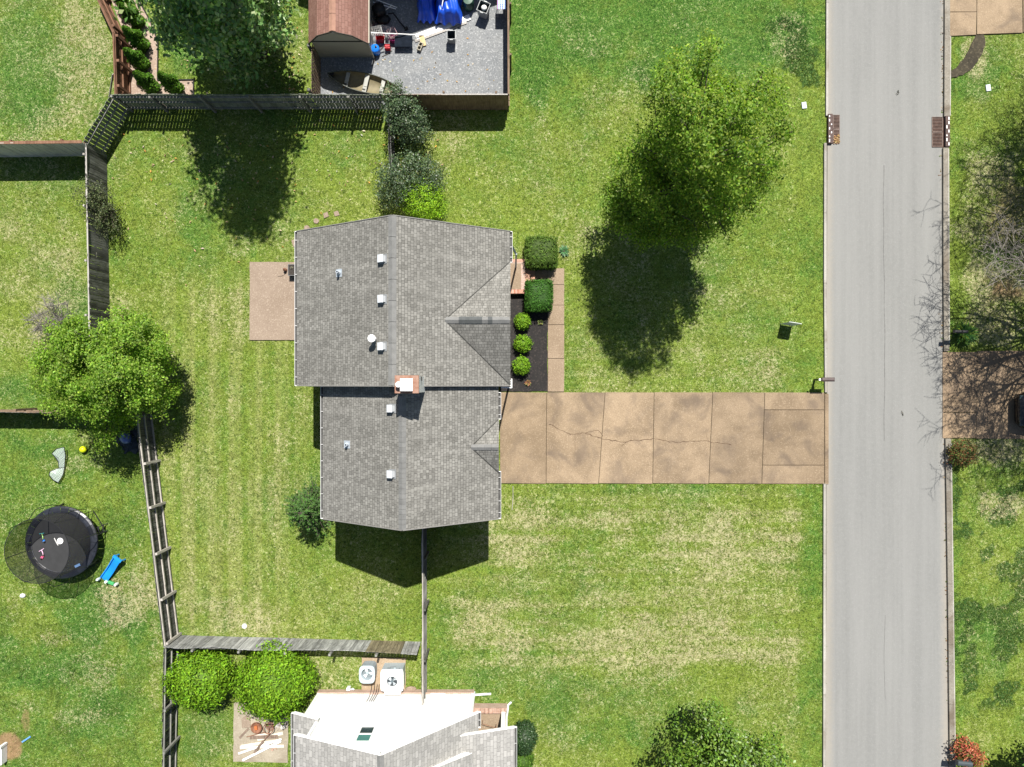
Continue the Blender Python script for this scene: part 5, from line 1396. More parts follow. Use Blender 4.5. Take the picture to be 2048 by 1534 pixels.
mb = MB(); mb.tube([W(884, 12, 1.06), W(889, -16, 1.2)], .022, 6); o = mb.build('pale_pole', M_WHITE, origin=tuple(W(884, 12, 1.06))); tag(o, 'pale pole lying on top of the right blue tarp', 'pole')
def pole(label, pts, r, m, cat='pole', name='pole'):
    P = [W(*p) for p in pts]; mb = MB(); mb.tube(P, r, 7); return tag(mb.build(name, m, origin=tuple(P[0])), label, cat)
pole('white pipe, longer lower one of the crossed pair by the shed', [(746, 4, .5), (792, 18, .25)], .022, M_WHITE, 'pipe', 'plastic_pipe')
pole('white pipe, upper one of the crossed pair by the shed', [(752, -1, .55), (794, 15, .3)], .022, M_WHITE, 'pipe', 'plastic_pipe')
pole('short white pipe lying across the crossed pair', [(762, 28, .2), (784, 10, .5)], .018, M_WHITE, 'pipe', 'plastic_pipe')
pole('long white pole stretching east from the wire baskets', [(742, 65.5, .75), (800, 68, .5), (850, 70.5, .08)], .024, M_WHITE)
pole('black hose bent like a hook, ending in a nozzle on the gravel', [(776, 28, .25), (786, 26, .3), (791, 32, .3), (800, 45, .2), (812, 58, .06)], .035, M_BLACK, 'hose', 'vacuum_hose')
c_ = W(813, 59); mb = MB(); mb.box((0, 0, .07), (.18, .14, .14), .4); o = mb.build('hose_nozzle', M_BLACK, bevel=.02); o.location = (c_.x, c_.y, .02); tag(o, 'black floor nozzle at the end of the bent hose', 'nozzle')
# long white boards
def board(label, a, b, w, th, m, z0=.03, z1=None, name='board', cat='board'):
    A, B = W(*a, z0), W(*b, z0 if z1 is None else z1); mb = MB(); mb.bar(A, B, w, th); mb.build
    o = mb.build(name, m, origin=((A.x + B.x) / 2, (A.y + B.y) / 2, 0)); return tag(o, label, cat)
board('wide pale plank running diagonally over the gravel, half in shadow', (832, 74), (940, 34), .28, .035, M_WHITE, .06)
board('second pale plank beside the wide diagonal one, nearer the bin', (830, 82), (933, 44), .16, .035, W_CAP, .05)
board('dark grey board end under the wire basket shadow', (808, 89), (824, 80), .14, .03, W_DKRAIL, .05)
board('yellowish timber offcut lying by the concrete block', (842, 68), (848, 92), .24, .06, mat('fresh_timber', (.48, .38, .20), .8, .15, 4, stretch=(6, 1, 1)), .07)
# concrete block
def cinder(px, py, rz, label):
    c_ = W(px, py, .2); mb = MB()
    for q, d in (((0, -.085, .1), (.40, .03, .19)), ((0, .085, .1), (.40, .03, .19)), ((-.185, 0, .1), (.03, .14, .19)), ((0, 0, .1), (.03, .14, .19)), ((.185, 0, .1), (.03, .14, .19))): mb.box(q, d)
    o = mb.build('cinder_block', mat('block_concrete', (.36, .33, .26), .9, .15, 6)); o.location = (c_.x, c_.y, .02); o.rotation_euler = (0, 0, rz); tag(o, label, 'block')
cinder(840, 92, R(68), 'hollow concrete block with two openings on the gravel')
# gas can
c_ = W(775, 94, .25); root = thing('fuel_can', 'red fuel can standing on the gravel right of the blue drum', 'fuel can', (c_.x, c_.y, .02))
mb = MB(); mb.box((0, 0, .15), (.27, .2, .3)); mb.build('can', mat('red_plastic', (.45, .02, .03), .4, .12, 3), root, bevel=.03)
mb = MB(); mb.tube([(-.09, 0, .29), (-.08, 0, .36), (.05, 0, .36), (.07, 0, .29)], .018, 6); mb.build('handle', MATS['red_plastic'], root)
mb = MB(); mb.tube([(.1, 0, .28), (.16, .02, .38)], .02, 6); mb.build('spout', M_BLACK, root)
c_ = W(750, 97, .4); root = thing('blue_drum', 'small glossy blue drum against the shed corner', 'drum', (c_.x, c_.y, .02))
mb = MB(); mb.lathe([(.20, 0), (.22, .05), (.22, .40), (.18, .46), (.001, .47)], n=20); mb.build('drum', mat('blue_drum', (.01, .16, .62), .2, .1, 4, spec=.7), root, smooth=True)
mb = MB(); mb.lathe([(.05, .46), (.05, .52), (.001, .53)], (.06, .04, 0), 12); mb.build('cap', M_BLACK, root)
pole('bent dark branch trailing over the gravel below the blue drum', [(768, 92, .3), (760, 101, .15), (752, 114, .05), (744, 132, .04)], .03, M_BARK, 'branch', 'branch')
pole('thin dry twig on the gravel right of the shed', [(764, 113, .04), (776, 108, .04), (784, 101, .04)], .015, M_BARK, 'twig', 'twig')
# wire baskets
M_WIRE = mat('white_wire', (.66, .66, .64), .4, .05, 3); 
def basket(px, py, h, w, d, hh, rz, label, m):
    c_ = W(px, py, h); mb = MB()
    for z in (0, hh * .5, hh): mb.tube([(-w, -d, z), (w, -d, z), (w, d, z), (-w, d, z)], .009, 4, closed=True)
    for i in range(7):
        x = -w + 2 * w * i / 6; mb.tube([(x, -d, hh), (x, -d, 0), (x, d, 0), (x, d, hh)], .006, 4)
    for i in range(4):
        y = -d + 2 * d * i / 3; mb.tube([(-w, y, hh), (-w, y, 0), (w, y, 0), (w, y, hh)], .006, 4)
    o = mb.build('wire_basket', m); o.location = (c_.x, c_.y, h - hh); o.rotation_euler = (0, 0, rz); tag(o, label, 'basket')
basket(752, 60, .75, .26, .18, .2, .2, 'white wire basket tipped up nearest the shed wall', M_WIRE)
basket(770, 60, .6, .24, .2, .25, -.3, 'white wire basket in the middle of the heap beside the shed', M_WIRE)
basket(784, 64, .55, .2, .2, .25, .5, 'pinkish wire basket at the right end of the heap', mat('pink_wire', (.62, .40, .42), .4, .1, 4))
def crate(px, py, w, d, h, rz, label, m, name='plastic_crate', cat='crate'):
    c_ = W(px, py, h); root = thing(name, label, cat, (c_.x, c_.y, .02), rz)
    mb = MB(); t_ = .02
    for q, dd in (((0, 0, .02), (w, d, .03)), ((0, -d / 2, h / 2), (w, t_, h)), ((0, d / 2, h / 2), (w, t_, h)), ((-w / 2, 0, h / 2), (t_, d - .03, h)), ((w / 2, 0, h / 2), (t_, d - .03, h))): mb.box(q, dd)
    mb.build('body', m, root)
    mb = MB(); mb.tube([(-w / 2, -d / 2, h), (w / 2, -d / 2, h), (w / 2, d / 2, h), (-w / 2, d / 2, h)], .02, 5, closed=True); mb.build('rim', m, root)
crate(760, 74, .40, .3, .35, .1, 'bright red crate under the wire baskets', MATS['red_plastic'])
crate(784, 76, .3, .26, .3, -.2, 'dark magenta tub beside the red crate', mat('magenta_plastic', (.26, .02, .12), .4, .1, 3), 'plastic_tub', 'tub')
crate(774, 82, .22, .3, .3, 0, 'grey box standing behind the red fuel can', M_STEEL, 'metal_box', 'box')
c_ = W(808, 84, .3); root = thing('shadow_panel', 'low black square panel standing in for a shadow between fuel can and concrete block', 'shadow panel', (c_.x, c_.y, .02))  # near-black matte panel on legs, added to paint a square shadow on the gravel
mb = MB(); mb.box((-.02, .02, .32), (.88, .55, .03)); mb.build('shadow_sheet', mat('painted_shadow', (.012, .016, .024), .95, .2, 4, spec=.02), root)
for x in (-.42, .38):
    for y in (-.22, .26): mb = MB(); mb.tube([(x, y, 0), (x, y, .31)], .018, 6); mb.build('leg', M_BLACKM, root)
# tyre leaning on the shed, black clutter, green drum, striped sled
c_ = W(746, 36, .3); mb = MB(); mb.lathe([(.20, -.09), (.29, -.09), (.33, -.04), (.33, .04), (.29, .09), (.20, .09), (.18, 0), (.20, -.09)], n=24)
o = mb.build('tyre', mat('tyre_rubber', (.055, .05, .045), .9, .2, 6)); o.location = (c_.x, c_.y, .34); o.rotation_euler = (0, R(78), 0); tag(o, 'worn grey tyre leaning against the east wall of the shed', 'tyre')
c_ = W(757, 18, .45); mb = MB(); mb.lathe([(.30, 0), (.34, .3), (.32, .5), (.15, .62), (.001, .6)], n=9); o = mb.build('rubbish_bag', M_BLACK, smooth=True); o.location = (c_.x, c_.y, .02); tag(o, 'full black rubbish bag in the shed shadow, north of the tyre', 'bag')
c_ = W(766, 38, .2); mb = MB(); mb.lathe([(.22, 0), (.28, .15), (.2, .28), (.001, .3)], n=8, sx=1.4); o = mb.build('rubbish_bag', M_BLACK, smooth=True); o.location = (c_.x, c_.y, .02); tag(o, 'flat slumped black bag right of the tyre', 'bag')
c_ = W(936, 0, .7); root = thing('rain_barrel', 'dark green barrel at the top edge right of the blue tarps', 'barrel', (c_.x, c_.y, .02))
mb = MB(); mb.lathe([(.22, 0), (.27, .15), (.28, .4), (.25, .68), (.22, .72)], n=22); mb.build('barrel', mat('green_barrel', (.02, .07, .045), .45, .1, 4), root, smooth=True)
mb = MB(); mb.lathe([(.23, .71), (.23, .74), (.001, .76)], n=22); mb.build('lid', mat('green_barrel_lid', (.03, .085, .055), .45, .1, 4), root)
c_ = W(1003, 3, .9); root = thing('beach_chair', 'blue and white striped folding chair against the brown fence at the top edge', 'chair', (c_.x, c_.y, .02))
mb = MB()
for i in range(7): mb.box((-.16 + i * .053, 0, .92), (.05, .78, .03), tint=((1, 1, 1) if i % 2 else (.06, .22, .75)))
for i in range(3): mb.box((0, -.34 + .08 * i, .94), (.24, .03, .012), tint=(.06, .14, .6))
mb.build('seat_fabric', M_WHITE, root)
mb = MB()
for x in (-.19, .19): mb.tube([(x, .40, .9), (x, -.40, .9)], .018, 6, tint=(.8, .2, .25) if x < 0 else (.3, .35, .75))
mb.build('frame', M_WHITE, root)
for x in (-.18, .18):
    for y in (-.36, .34): mb = MB(); mb.tube([(x, y, .9), (x, y * .9, 0)], .016, 6); mb.build('leg', M_STEEL, root)

# ------------------------------------------------------------------ air conditioners, patio clutter
M_ACG = mat('ac_grey', (.34, .40, .43), .45, .06, 3, spec=.4)
c_ = W(734, 1349, .75); root = thing('air_conditioner', 'smaller grey condenser with ribbed sides and round open top', 'air conditioner', (c_.x, c_.y, .03))
mb = MB(); n = 40; vs = []
def sq(r, a, e=4.0): u, v = math.cos(a), math.sin(a); k = (abs(u) ** e + abs(v) ** e) ** (-1 / e); return u * k * r, v * k * r * 1.12
for k in range(n):
    a = 2 * math.pi * k / n; r = .365 * (.965 if k % 2 else 1.0)
    x, y = sq(r, a); vs += [(x, y, .02), (x, y, .68)]
mb.add(vs, [(2 * k, 2 * ((k + 1) % n), 2 * ((k + 1) % n) + 1, 2 * k + 1) for k in range(n)]); mb.build('ribbed_body', mat('ac_rib', (.26, .31, .34), .5, .08, 4), root)
mb = MB(); vs = []
for k in range(n):
    a = 2 * math.pi * k / n; x, y = sq(.39, a); vs += [(x, y, .66), (x, y, .74), (.275 * math.cos(a), .275 * math.sin(a) + .02, .755), (.26 * math.cos(a), .26 * math.sin(a) + .02, .45)]
mb.add(vs, [(4 * k + j, 4 * ((k + 1) % n) + j, 4 * ((k + 1) % n) + j + 1, 4 * k + j + 1) for k in range(n) for j in range(3)]); mb.build('top_cover', M_ACG, root)
mb = MB(); mb.lathe([(.001, .50), (.25, .48)], (0, .02, 0), 24, tint=(.5, .5, .5)); mb.lathe([(.001, .60), (.075, .58), (.075, .5)], (0, .02, 0), 14, tint=(.8, .8, .8))
mb.build('inner_well', M_ACG, root)
for k in range(3):
    mb = MB(); a = k * 2.094 - .3; mb.add([(.06 * math.cos(a), .02 + .06 * math.sin(a), .56), (.24 * math.cos(a - .25), .02 + .24 * math.sin(a - .25), .56), (.24 * math.cos(a + .45), .02 + .24 * math.sin(a + .45), .60), (.07 * math.cos(a + .8), .02 + .07 * math.sin(a + .8), .59)], [(0, 1, 2, 3)], tint=(1.0, 1.0, 1.0)); mb.build('fan_blade', M_VENT, root)
c_ = W(784.5, 1360, .85); root = thing('heat_pump', 'larger white packaged unit with a round fan in its flat top', 'heat pump', (c_.x, c_.y, .03))
mb = MB(); mb.box((0, .03, .40), (1.02, .98, .80)); 
mb.box((.0, .525, .55), (.3, .01, .06), tint=(.4, .4, .4)); mb.build('cabinet', M_ACG, root)
mb = MB()
mb.box((-.18, .524, .68), (.16, .012, .05), tint=(.2, .2, .2)); mb.box((.1, .524, .66), (.09, .012, .09), tint=(1.6, 1.6, 1.6)); mb.box((.33, .524, .70), (.04, .012, .04), tint=(.1, .1, .1)); mb.build('front_label', M_ACG, root)
mb = MB(); vs = []; n = 40
for k in range(n):
    a = 2 * math.pi * k / n; u, v = math.cos(a), math.sin(a); kk = (abs(u) ** 14 + abs(v) ** 14) ** (-1 / 14)
    vs += [(u * kk * .55, v * kk * .52, .80), (u * kk * .55, v * kk * .52, .90), (.265 * u + .0, .265 * v - .05, .925), (.255 * u, .255 * v - .05, .81)]
mb.add(vs, [(4 * k + j, 4 * ((k + 1) % n) + j, 4 * ((k + 1) % n) + j + 1, 4 * k + j + 1) for k in range(n) for j in range(3)]); mb.build('top_panel', M_WHITE, root)
mb = MB(); mb.lathe([(.001, .806), (.26, .806)], (0, -.05, 0), 24, tint=(.10, .11, .12)); mb.lathe([(.001, .88), (.07, .87), (.07, .81)], (0, -.05, 0), 16, tint=(.25, .28, .3)); mb.bar((0, -.05, .88), (.14, .14, .90), .02, .01, tint=(.3, .3, .3)); mb.build('fan_well', M_ACG, root)
for k in range(4):
    mb = MB(); a = k * math.pi / 2 + .5; mb.add([(.05 * math.cos(a), -.05 + .05 * math.sin(a), .84), (.23 * math.cos(a - .2), -.05 + .23 * math.sin(a - .2), .83), (.23 * math.cos(a + .55), -.05 + .23 * math.sin(a + .55), .87), (.06 * math.cos(a + .9), -.05 + .06 * math.sin(a + .9), .86)], [(0, 1, 2, 3)], tint=(.42, .45, .47)); mb.build('fan_blade', M_VENT, root)
mb = MB(); mb.box((0, -.62, .45), (.80, .26, .62)); mb.build('duct_box', M_WHITE, root)
c_ = W(696, 1379, .3); mb = MB(); mb.box((0, 0, .15), (.17, .14, .3)); mb.lathe([(.07, .3), (.06, .36), (.001, .37)], n=10); o = mb.build('utility_box', M_VENT, bevel=.015); o.location = (c_.x, c_.y, 0); tag(o, 'small white meter box by the brick foundation of the white house', 'meter')
c_ = W(704, 1379, .1); mb = MB(); mb.tube([(-.08, 0, .1), (.02, .02, .12), (.1, 0, .08)], .035, 7); mb.tube([(.02, .02, 0), (.02, .02, .14)], .03, 7); o = mb.build('pipe_valve', M_VENT); o.location = (c_.x, c_.y, 0); tag(o, 'white pipe valve right of the meter box', 'valve')
c_ = W(822.5, 1377); mb = MB(); mb.prism([(.26 * math.cos(a) * (1 + .1 * math.sin(3 * a)), .13 * math.sin(a), 0)[:2] for a in np.linspace(0, 6.28, 14)[:-1]], 0, .09); o = mb.build('pale_rock', M_PATIO, bevel=.02); o.location = (c_.x, c_.y, 0); tag(o, 'flat pinkish stone between heat pump and thin fence', 'stone')
# neighbour's patio clutter
c_ = W(513, 1455, .22); root = thing('fire_pit', 'rusty round fire bowl with an orange brick inside, on the junk patio', 'fire pit', (c_.x, c_.y, .03))
mb = MB(); mb.lathe([(.08, .03), (.2, .06), (.27, .2), (.285, .23), (.255, .2), (.19, .09), (.001, .07)], n=24); mb.build('bowl', M_RUSTY, root, smooth=True)
mb = MB(); mb.box((-.05, -.05, .12), (.14, .20, .09), .2); o = mb.build('brick', mat('orange_brick', (.40, .13, .045), .9, .15, 6)); o.location = (c_.x, c_.y, .03); tag(o, 'orange brick lying in the rusty fire bowl', 'brick')
c_ = W(537, 1457, .35); root = thing('iron_stand', 'dark rusty ring stand right of the fire bowl', 'stand', (c_.x, c_.y, .03))
mb = MB(); mb.tube(circ(.25, .35, 24), .02, 6, closed=True); mb.tube(circ(.2, .1, 24), .014, 6, closed=True); mb.build('ring', M_RUSTY, root)
for k in range(3):
    a = k * 2.094 + .4; mb = MB(); mb.tube([(0, 0, .15), (.25 * math.cos(a), .25 * math.sin(a), .35)], .018, 6); mb.tube([(.25 * math.cos(a), .25 * math.sin(a), .35), (.28 * math.cos(a), .28 * math.sin(a), 0)], .014, 6); mb.build('leg', M_RUSTY, root)
mb = MB(); mb.lathe([(.001, .10), (.19, .10)], n=20); mb.build('tray', mat('ash_tray', (.17, .11, .085), .9, .3, 6), root)
W_OLD = woodmat('old_brown_wood', (.13, .095, .075), (.24, .18, .14))
W_WHT = woodmat('pale_board_wood', (.50, .46, .38), (.66, .62, .54))
board('dark paddle-like board at the left of the junk patio', (497, 1457), (479, 1476), .10, .03, W_OLD, .05, .05)
board('dark paddle-like board lying across the pale planks', (526, 1483), (508, 1506), .11, .03, W_OLD, .16, .12)
pole('thin rusty rod from the iron stand to the dark paddle board', [(541, 1466, .2), (525, 1484, .16)], .015, M_RUSTY, 'rod', 'iron_rod')
pole('thin rusty rod pointing left from the iron stand', [(530, 1464, .15), (493, 1474, .05)], .018, M_RUSTY, 'rod', 'iron_rod')
board('short brown board under the iron stand', (500, 1475), (556, 1473), .17, .03, W_OLD, .06)
board('long bright white plank, lowest on the junk patio', (485, 1520.5), (562, 1482), .10, .035, M_WHITE, .09, .12)
board('bright white plank ending at the patio left edge', (477, 1507), (563, 1478), .09, .03, M_WHITE, .10, .13)
board('cream plank between the two bright white ones', (480, 1495), (568, 1492), .14, .03, W_WHT, .06)
board('cream plank above the bright white ones', (482, 1492), (560, 1480), .12, .03, W_WHT, .08)
board('broad cream plank with a split end, upper right on the junk patio', (515, 1479), (566, 1466), .16, .03, W_WHT, .04)
board('small pale plank near the iron stand', (505, 1472), (545, 1466), .09, .025, W_WHT, .04)
c_ = W(549, 1499, .1); mb = MB(); mb.tube([(-.09, -.05, .02), (-.06, .05, .05), (.06, .06, .05), (.09, -.03, .02)], .022, 6); mb.box((-.12, -.04, .03), (.09, .08, .05), .4); o = mb.build('bracket', mat('pinkish_bracket', (.42, .27, .21), .8, .1, 6)); o.location = (c_.x, c_.y, .03); tag(o, 'small pinkish bracket at the lower right of the junk patio', 'bracket')
c_ = W(560, 1449, .1); mb = MB()
for i in range(9): mb.box((random.uniform(-.35, .3), random.uniform(-.15, .12), .03 + .02 * i % 3), (random.uniform(.06, .2), random.uniform(.04, .1), .05), random.uniform(0, 3), tint=random.choice(((1, 1, 1), (.9, .5, .4), (.1, .1, .12), (.6, .6, .6))))
mb.prism([(-.42, -.2), (.38, -.22), (.40, .16), (-.36, .2)], 0, .02, 0, (.7, .65, .6))
o = mb.build('rubble_pile', mat('rubble', (.5, .48, .45), .9, .2, 8)); o.location = (c_.x, c_.y, .03); tag(o, 'heap of broken bits under the edge of the larger lime shrub', 'rubble')
c_ = W(492, 1446, .06); mb = MB(); mb.prism([(-.2, -.25), (.22, -.22), (.2, .3), (-.05, .34), (-.22, .2)], 0, .05); o = mb.build('paving_slab', M_PATIO, bevel=.01); o.location = (c_.x, c_.y, .03); tag(o, 'pinkish paving slab at the upper left of the junk patio', 'slab')

# ------------------------------------------------------------------ west patio planter and lamp
c_ = W(586, 540, .45); root = thing('planter_box', 'black square planter with pale rim, half under the west gutter', 'planter', (c_.x, c_.y, .05))
mb = MB(); mb.box((.08, 0, .2), (.62, .52, .40)); mb.build('box', M_BLACK, root)
mb = MB(); mb.tube([(-.24, -.27, .41), (.4, -.27, .41), (.4, .27, .41), (-.24, .27, .41)], .018, 4, closed=True); mb.build('rim', M_STEEL, root)
mb = MB(); mb.box((.08, 0, .39), (.56, .46, .03), tint=(1.8, 1.7, 1.5))
mb.build('soil', M_MULCH, root)
spiky('seedling', 'few pale leaves sprouting in the black planter', W(583, 536, .46), 9, .12, [(.2, .2, .13), (.14, .16, .1)], .5, .3)
c_ = W(569, 539, .25); root = thing('garden_lantern', 'little round metal lantern with a wire on the west patio', 'lantern', (c_.x, c_.y, .05))
mb = MB(); mb.lathe([(.08, 0), (.09, .03), (.05, .05), (.05, .16), (.085, .17), (.085, .2), (.03, .25), (.001, .25)], n=14); mb.build('lamp_body', M_RUSTY, root, smooth=True)
mb = MB(); mb.tube([(-.03, 0, .25), (0, 0, .31), (.03, 0, .25)], .008, 5); mb.build('handle', M_BLACKM, root)
mb = MB(); mb.tube([(0, -.08, .01), (-.05, -.22, .01), (-.2, -.3, .01), (-.4, -.31, .01)], .007, 4); mb.build('cord', M_BLACK, root)

# ------------------------------------------------------------------ street side things
def mailbox(label, base, tip, h, mcol, flag=False, post='arm', w=.17):
    """post at pixel base; box reaching to pixel tip at height h"""
    A = W(*base); T0 = W(*tip[0], h); T1 = W(*tip[1], h)
    root = thing('mailbox', label, 'mailbox', (A.x, A.y, 0)); o = Vector((A.x, A.y, 0)); a, b = T0 - o, T1 - o
    d = (b - a); d.z = 0; L = d.length; d.normalize(); s = Vector((-d.y, d.x, 0)); mb = MB(); vs = []; n = 9
    for e in (0, L):
        p = a + d * e; vs += [p - s * w / 2 - Vector((0, 0, .18)), p + s * w / 2 - Vector((0, 0, .18))]
        for k in range(n): t_ = math.pi * k / (n - 1); vs.append(p + s * (w / 2) * math.cos(t_) + Vector((0, 0, -.085 + .085 * math.sin(t_))))
    m_ = n + 2; mb.add(vs, [tuple(range(m_)), tuple(range(m_, 2 * m_))[::-1]] + [(k, m_ + k, m_ + (k + 1) % m_, (k + 1) % m_) for k in range(m_)])
    mb.build('box', mcol, root)
    mb = MB(); f = a + d * (L - .0) + Vector((0, 0, -.09)); mb.bar(f, f + d * .015, w * .98, .17, tint=(.7, .7, .7)); mb.build('door', mcol, root)
    mb = MB(); mb.box((0, 0, (h - .25) / 2), (.09, .09, h - .2)); m0 = a + d * (L * .3) - Vector((0, 0, .21)); mb.bar((0, 0, h - .22), m0 + d * L * .5, .09, .05); mb.bar((0, 0, h - .6), m0 + d * .05, .06, .05); mb.build('post', M_BLACKM, root)
    if flag:
        mb = MB(); q = a + d * L * .35 + s * (w / 2 + .012) + Vector((0, 0, .0)); mb.bar(q, q + d * .16, .014, .05); mb.build('flag', mat('red_flag', (.55, .03, .04), .5, .05, 4), root)
        mb = MB(); q = a + d * L * .1 + s * (w / 2 + .01) + Vector((0, 0, .01)); mb.bar(q, q + d * .1, .02, .03); mb.build('number_plate', M_WHITE, root)
    return root
M_MBOX = mat('bronze_mailbox', (.085, .062, .058), .35, .12, 4, spec=.5)
mb_ = mailbox('bronze mailbox on a bent post at the corner of the driveway and the road', (1629, 759.5), ((1645, 759), (1669, 759)), 1.16, M_MBOX, w=.20)
mb = MB(); a = W(1640, 759, 1.1); o = Vector(mb_.location); mb.box(a - o + Vector((0, 0, -.03)), (.09, .10, .05)); mb.build('white_tag', M_WHITE, mb_)
mailbox('black mailbox half swallowed by the leafy plant across the street', (1908, 666), ((1937, 663), (1911, 662.5)), 1.12, M_BLACKM, w=.15)
mailbox('dark slate mailbox with red flag in the bottom right corner', (1916, 1500), ((1946, 1531), (1917, 1528)), 1.15, mat('slate_mailbox', (.05, .062, .068), .35, .1, 4, spec=.5), flag=True, w=.24)
# yard sign, seen nearly edge on
a, b = W(1561.5, 648), W(1583.5, 651.5); root = thing('yard_sign', 'thin sign panel seen edge on in the lawn, casting a square black shadow', 'sign', ((a.x + b.x) / 2, (a.y + b.y) / 2, 0))
o = Vector(root.location); mb = MB(); d = (b - a).normalized()
mb.bar(a - o + Vector((0, 0, .65)), b - o + Vector((0, 0, .65)), .025, 1.14); mb.build('panel', mat('sign_panel', (.55, .58, .56), .5, .1, 6), root)
for q in (a, b):
    mb = MB(); mb.box((q.x - o.x, q.y - o.y, .58), (.035, .035, 1.2)); mb.build('leg', M_VENT, root)
# storm drains
def drain(x0, x1, y0, y1, side, label, debris):
    a, b = gp((x0, y0), (x1, y1)); cx, cy = (a[0] + b[0]) / 2, (a[1] + b[1]) / 2; w, d = abs(b[0] - a[0]), abs(a[1] - b[1])
    root = thing('storm_drain', label, 'drain', (cx, cy, 0), group='storm drains in the street')
    kx = side * (w / 2 - .13); gxm = -side * .15; gw = w - .34
    mb = MB(); mb.box((0, 0, .006), (w, d, .022), tint=(.25, .2, .18)); mb.build('pit', M_RUSTY, root)
    mb = MB(); mb.box((kx, 0, .09), (.26, d, .15), top=(.22, d)); mb.build('curb_hood', mat('rusty_iron', (.075, .048, .042), .7, .25, 6), root)
    mb = MB(); rn = random.Random(int(x0))
    for i in range(7): mb.box((kx + rn.choice((-.05, .05)), -d / 2 + d * (i + .6) / 7.2, .167), (.045, rn.uniform(.06, .17), .004))
    mb.build('raised_lettering', M_WHITE, root)
    for s in (-1, 1):
        mb = MB(); L2 = d / 2 - .04; cy2 = s * d / 4
        for sx in (-1, 1): mb.box((gxm + sx * gw / 2, cy2, .03), (.035, L2, .03))
        for sy in (-1, 1): mb.box((gxm, cy2 + sy * L2 / 2, .03), (gw, .035, .03))
        for i in range(9): mb.box((gxm, cy2 - L2 / 2 + L2 * (i + 1) / 10, .03), (gw, .022, .025))
        mb.build('grate', mat('rust_grate', (.13, .095, .08), .7, .3, 6), root)
    if debris:
        P = RNG.normal(size=(160, 3)) * np.array([.12, .12, .01]) + np.array([gxm + .04, -d / 2 + .2, .055]); P = P[(abs(P[:, 0] - gxm) < gw / 2) & (P[:, 1] > -d / 2)]
        leafmesh('leaf_litter', P, RNG.normal(size=P.shape) * .4 + np.array([0, 0, 1]), .09, pal(len(P), [(.36, .22, .10), (.46, .32, .16), (.25, .14, .07)]), L_DENSE, root)
drain(1653, 1679, 230, 288, -1, 'storm drain at the left kerb, its lower end clogged with brown leaves', True)
drain(1863, 1897, 234, 295, 1, 'clean twin-grate storm drain at the right kerb', False)
for px, py, lb in ((1608, 211, 'pale water meter lid in the grass left of the road'), (1976, 176, 'pale water meter lid in the grass right of the road')):
    c_ = W(px, py); root = thing('meter_lid', lb, 'meter lid', (c_.x, c_.y, 0), R(8), group='water meter lids')
    mb = MB(); mb.box((0, 0, .02), (.24, .33, .05)); mb.build('lid', mat('lid_plastic', (.48, .54, .56), .6, .08, 5), root, bevel=.02)
    mb = MB(); mb.lathe([(.05, .046), (.05, .052), (.001, .052)], (.03, .03, 0), 10); mb.build('reader_cap', M_STEEL, root)
c_ = W(489, 1252); mb = MB(); mb.lathe([(.13, -.02), (.13, .03), (.11, .035), (.10, .03), (.001, .03)], n=20); o = mb.build('cleanout_lid', mat('pale_lid', (.50, .50, .48), .7, .1, 9)); o.location = (c_.x, c_.y, 0); tag(o, 'round pale lid in the grass above the silver fence', 'lid')
c_ = W(46, 1191); mb = MB(); mb.lathe([(.001, .12), (.08, .09), (.12, .02), (.10, 0)], n=8, sx=1.3); o = mb.build('white_rag', M_WHITE, smooth=True); o.location = (c_.x, c_.y, 0); tag(o, 'scrap of white cloth on the grass below the trampoline', 'rag')
board('blue stick lying by the bare soil in the lower left corner', (44, 1484), (61, 1473), .07, .04, mat('blue_stick', (.12, .3, .62), .5, .1, 4), .04, name='toy_bat', cat='stick')
a = W(1, 1491, .4); root = thing('white_post', 'white post cut by the left edge near the bare soil', 'post', (a.x, a.y - .5, 0))
mb = MB(); mb.box((0, 0, .2), (.09, .95, .4)); mb.build('board', M_WHITE, root); mb = MB(); mb.box((0, .42, .25), (.13, .1, .5)); mb.build('end_block', M_WHITE, root)
# pale strip on the grass by the garage corner, twig bits on the road
pole('thin pale stick on the grass south of the driveway by the house', [(1026, 972, .04), (1026, 998, .02), (1024, 1020, .02)], .014, W_RAIL, 'stick', 'stick')
for x, y, lb in ((1804, 828, 'dark leaf clump lying on the road below the crack'), (1795, 186, 'small dark clump on the road near the top'), ):
    c_ = W(x, y); P = RNG.normal(size=(14, 3)) * np.array([.035, .06, .012]) + np.array([0, 0, .04]); root = thing('leaf_clump', lb, 'leaves', (c_.x, c_.y, .0))
    leafmesh('leaves', P, RNG.normal(size=P.shape) * .4 + np.array([0, 0, 1]), .06, pal(14, [(.03, .03, .02), (.06, .05, .03)]), L_DENSE, root)

# car nosing in from the right edge
car = thing('parked_car', 'black car on the neighbour driveway, cut by the right edge', 'car', (27.05, -1.33, .05), math.pi)
M_CAR = mat('black_car_paint', (.008, .008, .009), .18, .05, 2, spec=.6, bump=0)
def loft(secs, n=16, e=5.0):
    vs = []; 
    for x, w, z0, z1 in secs:
        for k in range(n):
            a = 2 * math.pi * k / n; u, v = math.cos(a), math.sin(a); q = (abs(u) ** e + abs(v) ** e) ** (-1 / e); vs.append((x, u * q * w, (z0 + z1) / 2 + v * q * (z1 - z0) / 2))
    m_ = len(secs); fs = [(i * n + k, i * n + (k + 1) % n, (i + 1) * n + (k + 1) % n, (i + 1) * n + k) for i in range(m_ - 1) for k in range(n)] + [tuple(range(n))[::-1], tuple((m_ - 1) * n + k for k in range(n))]
    return vs, fs
mb = MB(); mb.add(*loft([(-2.2, .55, .45, .75), (-2.12, .78, .30, .92), (-1.5, .9, .22, 1.0), (0, .92, .2, .98), (1.3, .9, .22, .92), (2.0, .82, .26, .80), (2.2, .62, .32, .66)])); mb.build('body', M_CAR, car, smooth=True)
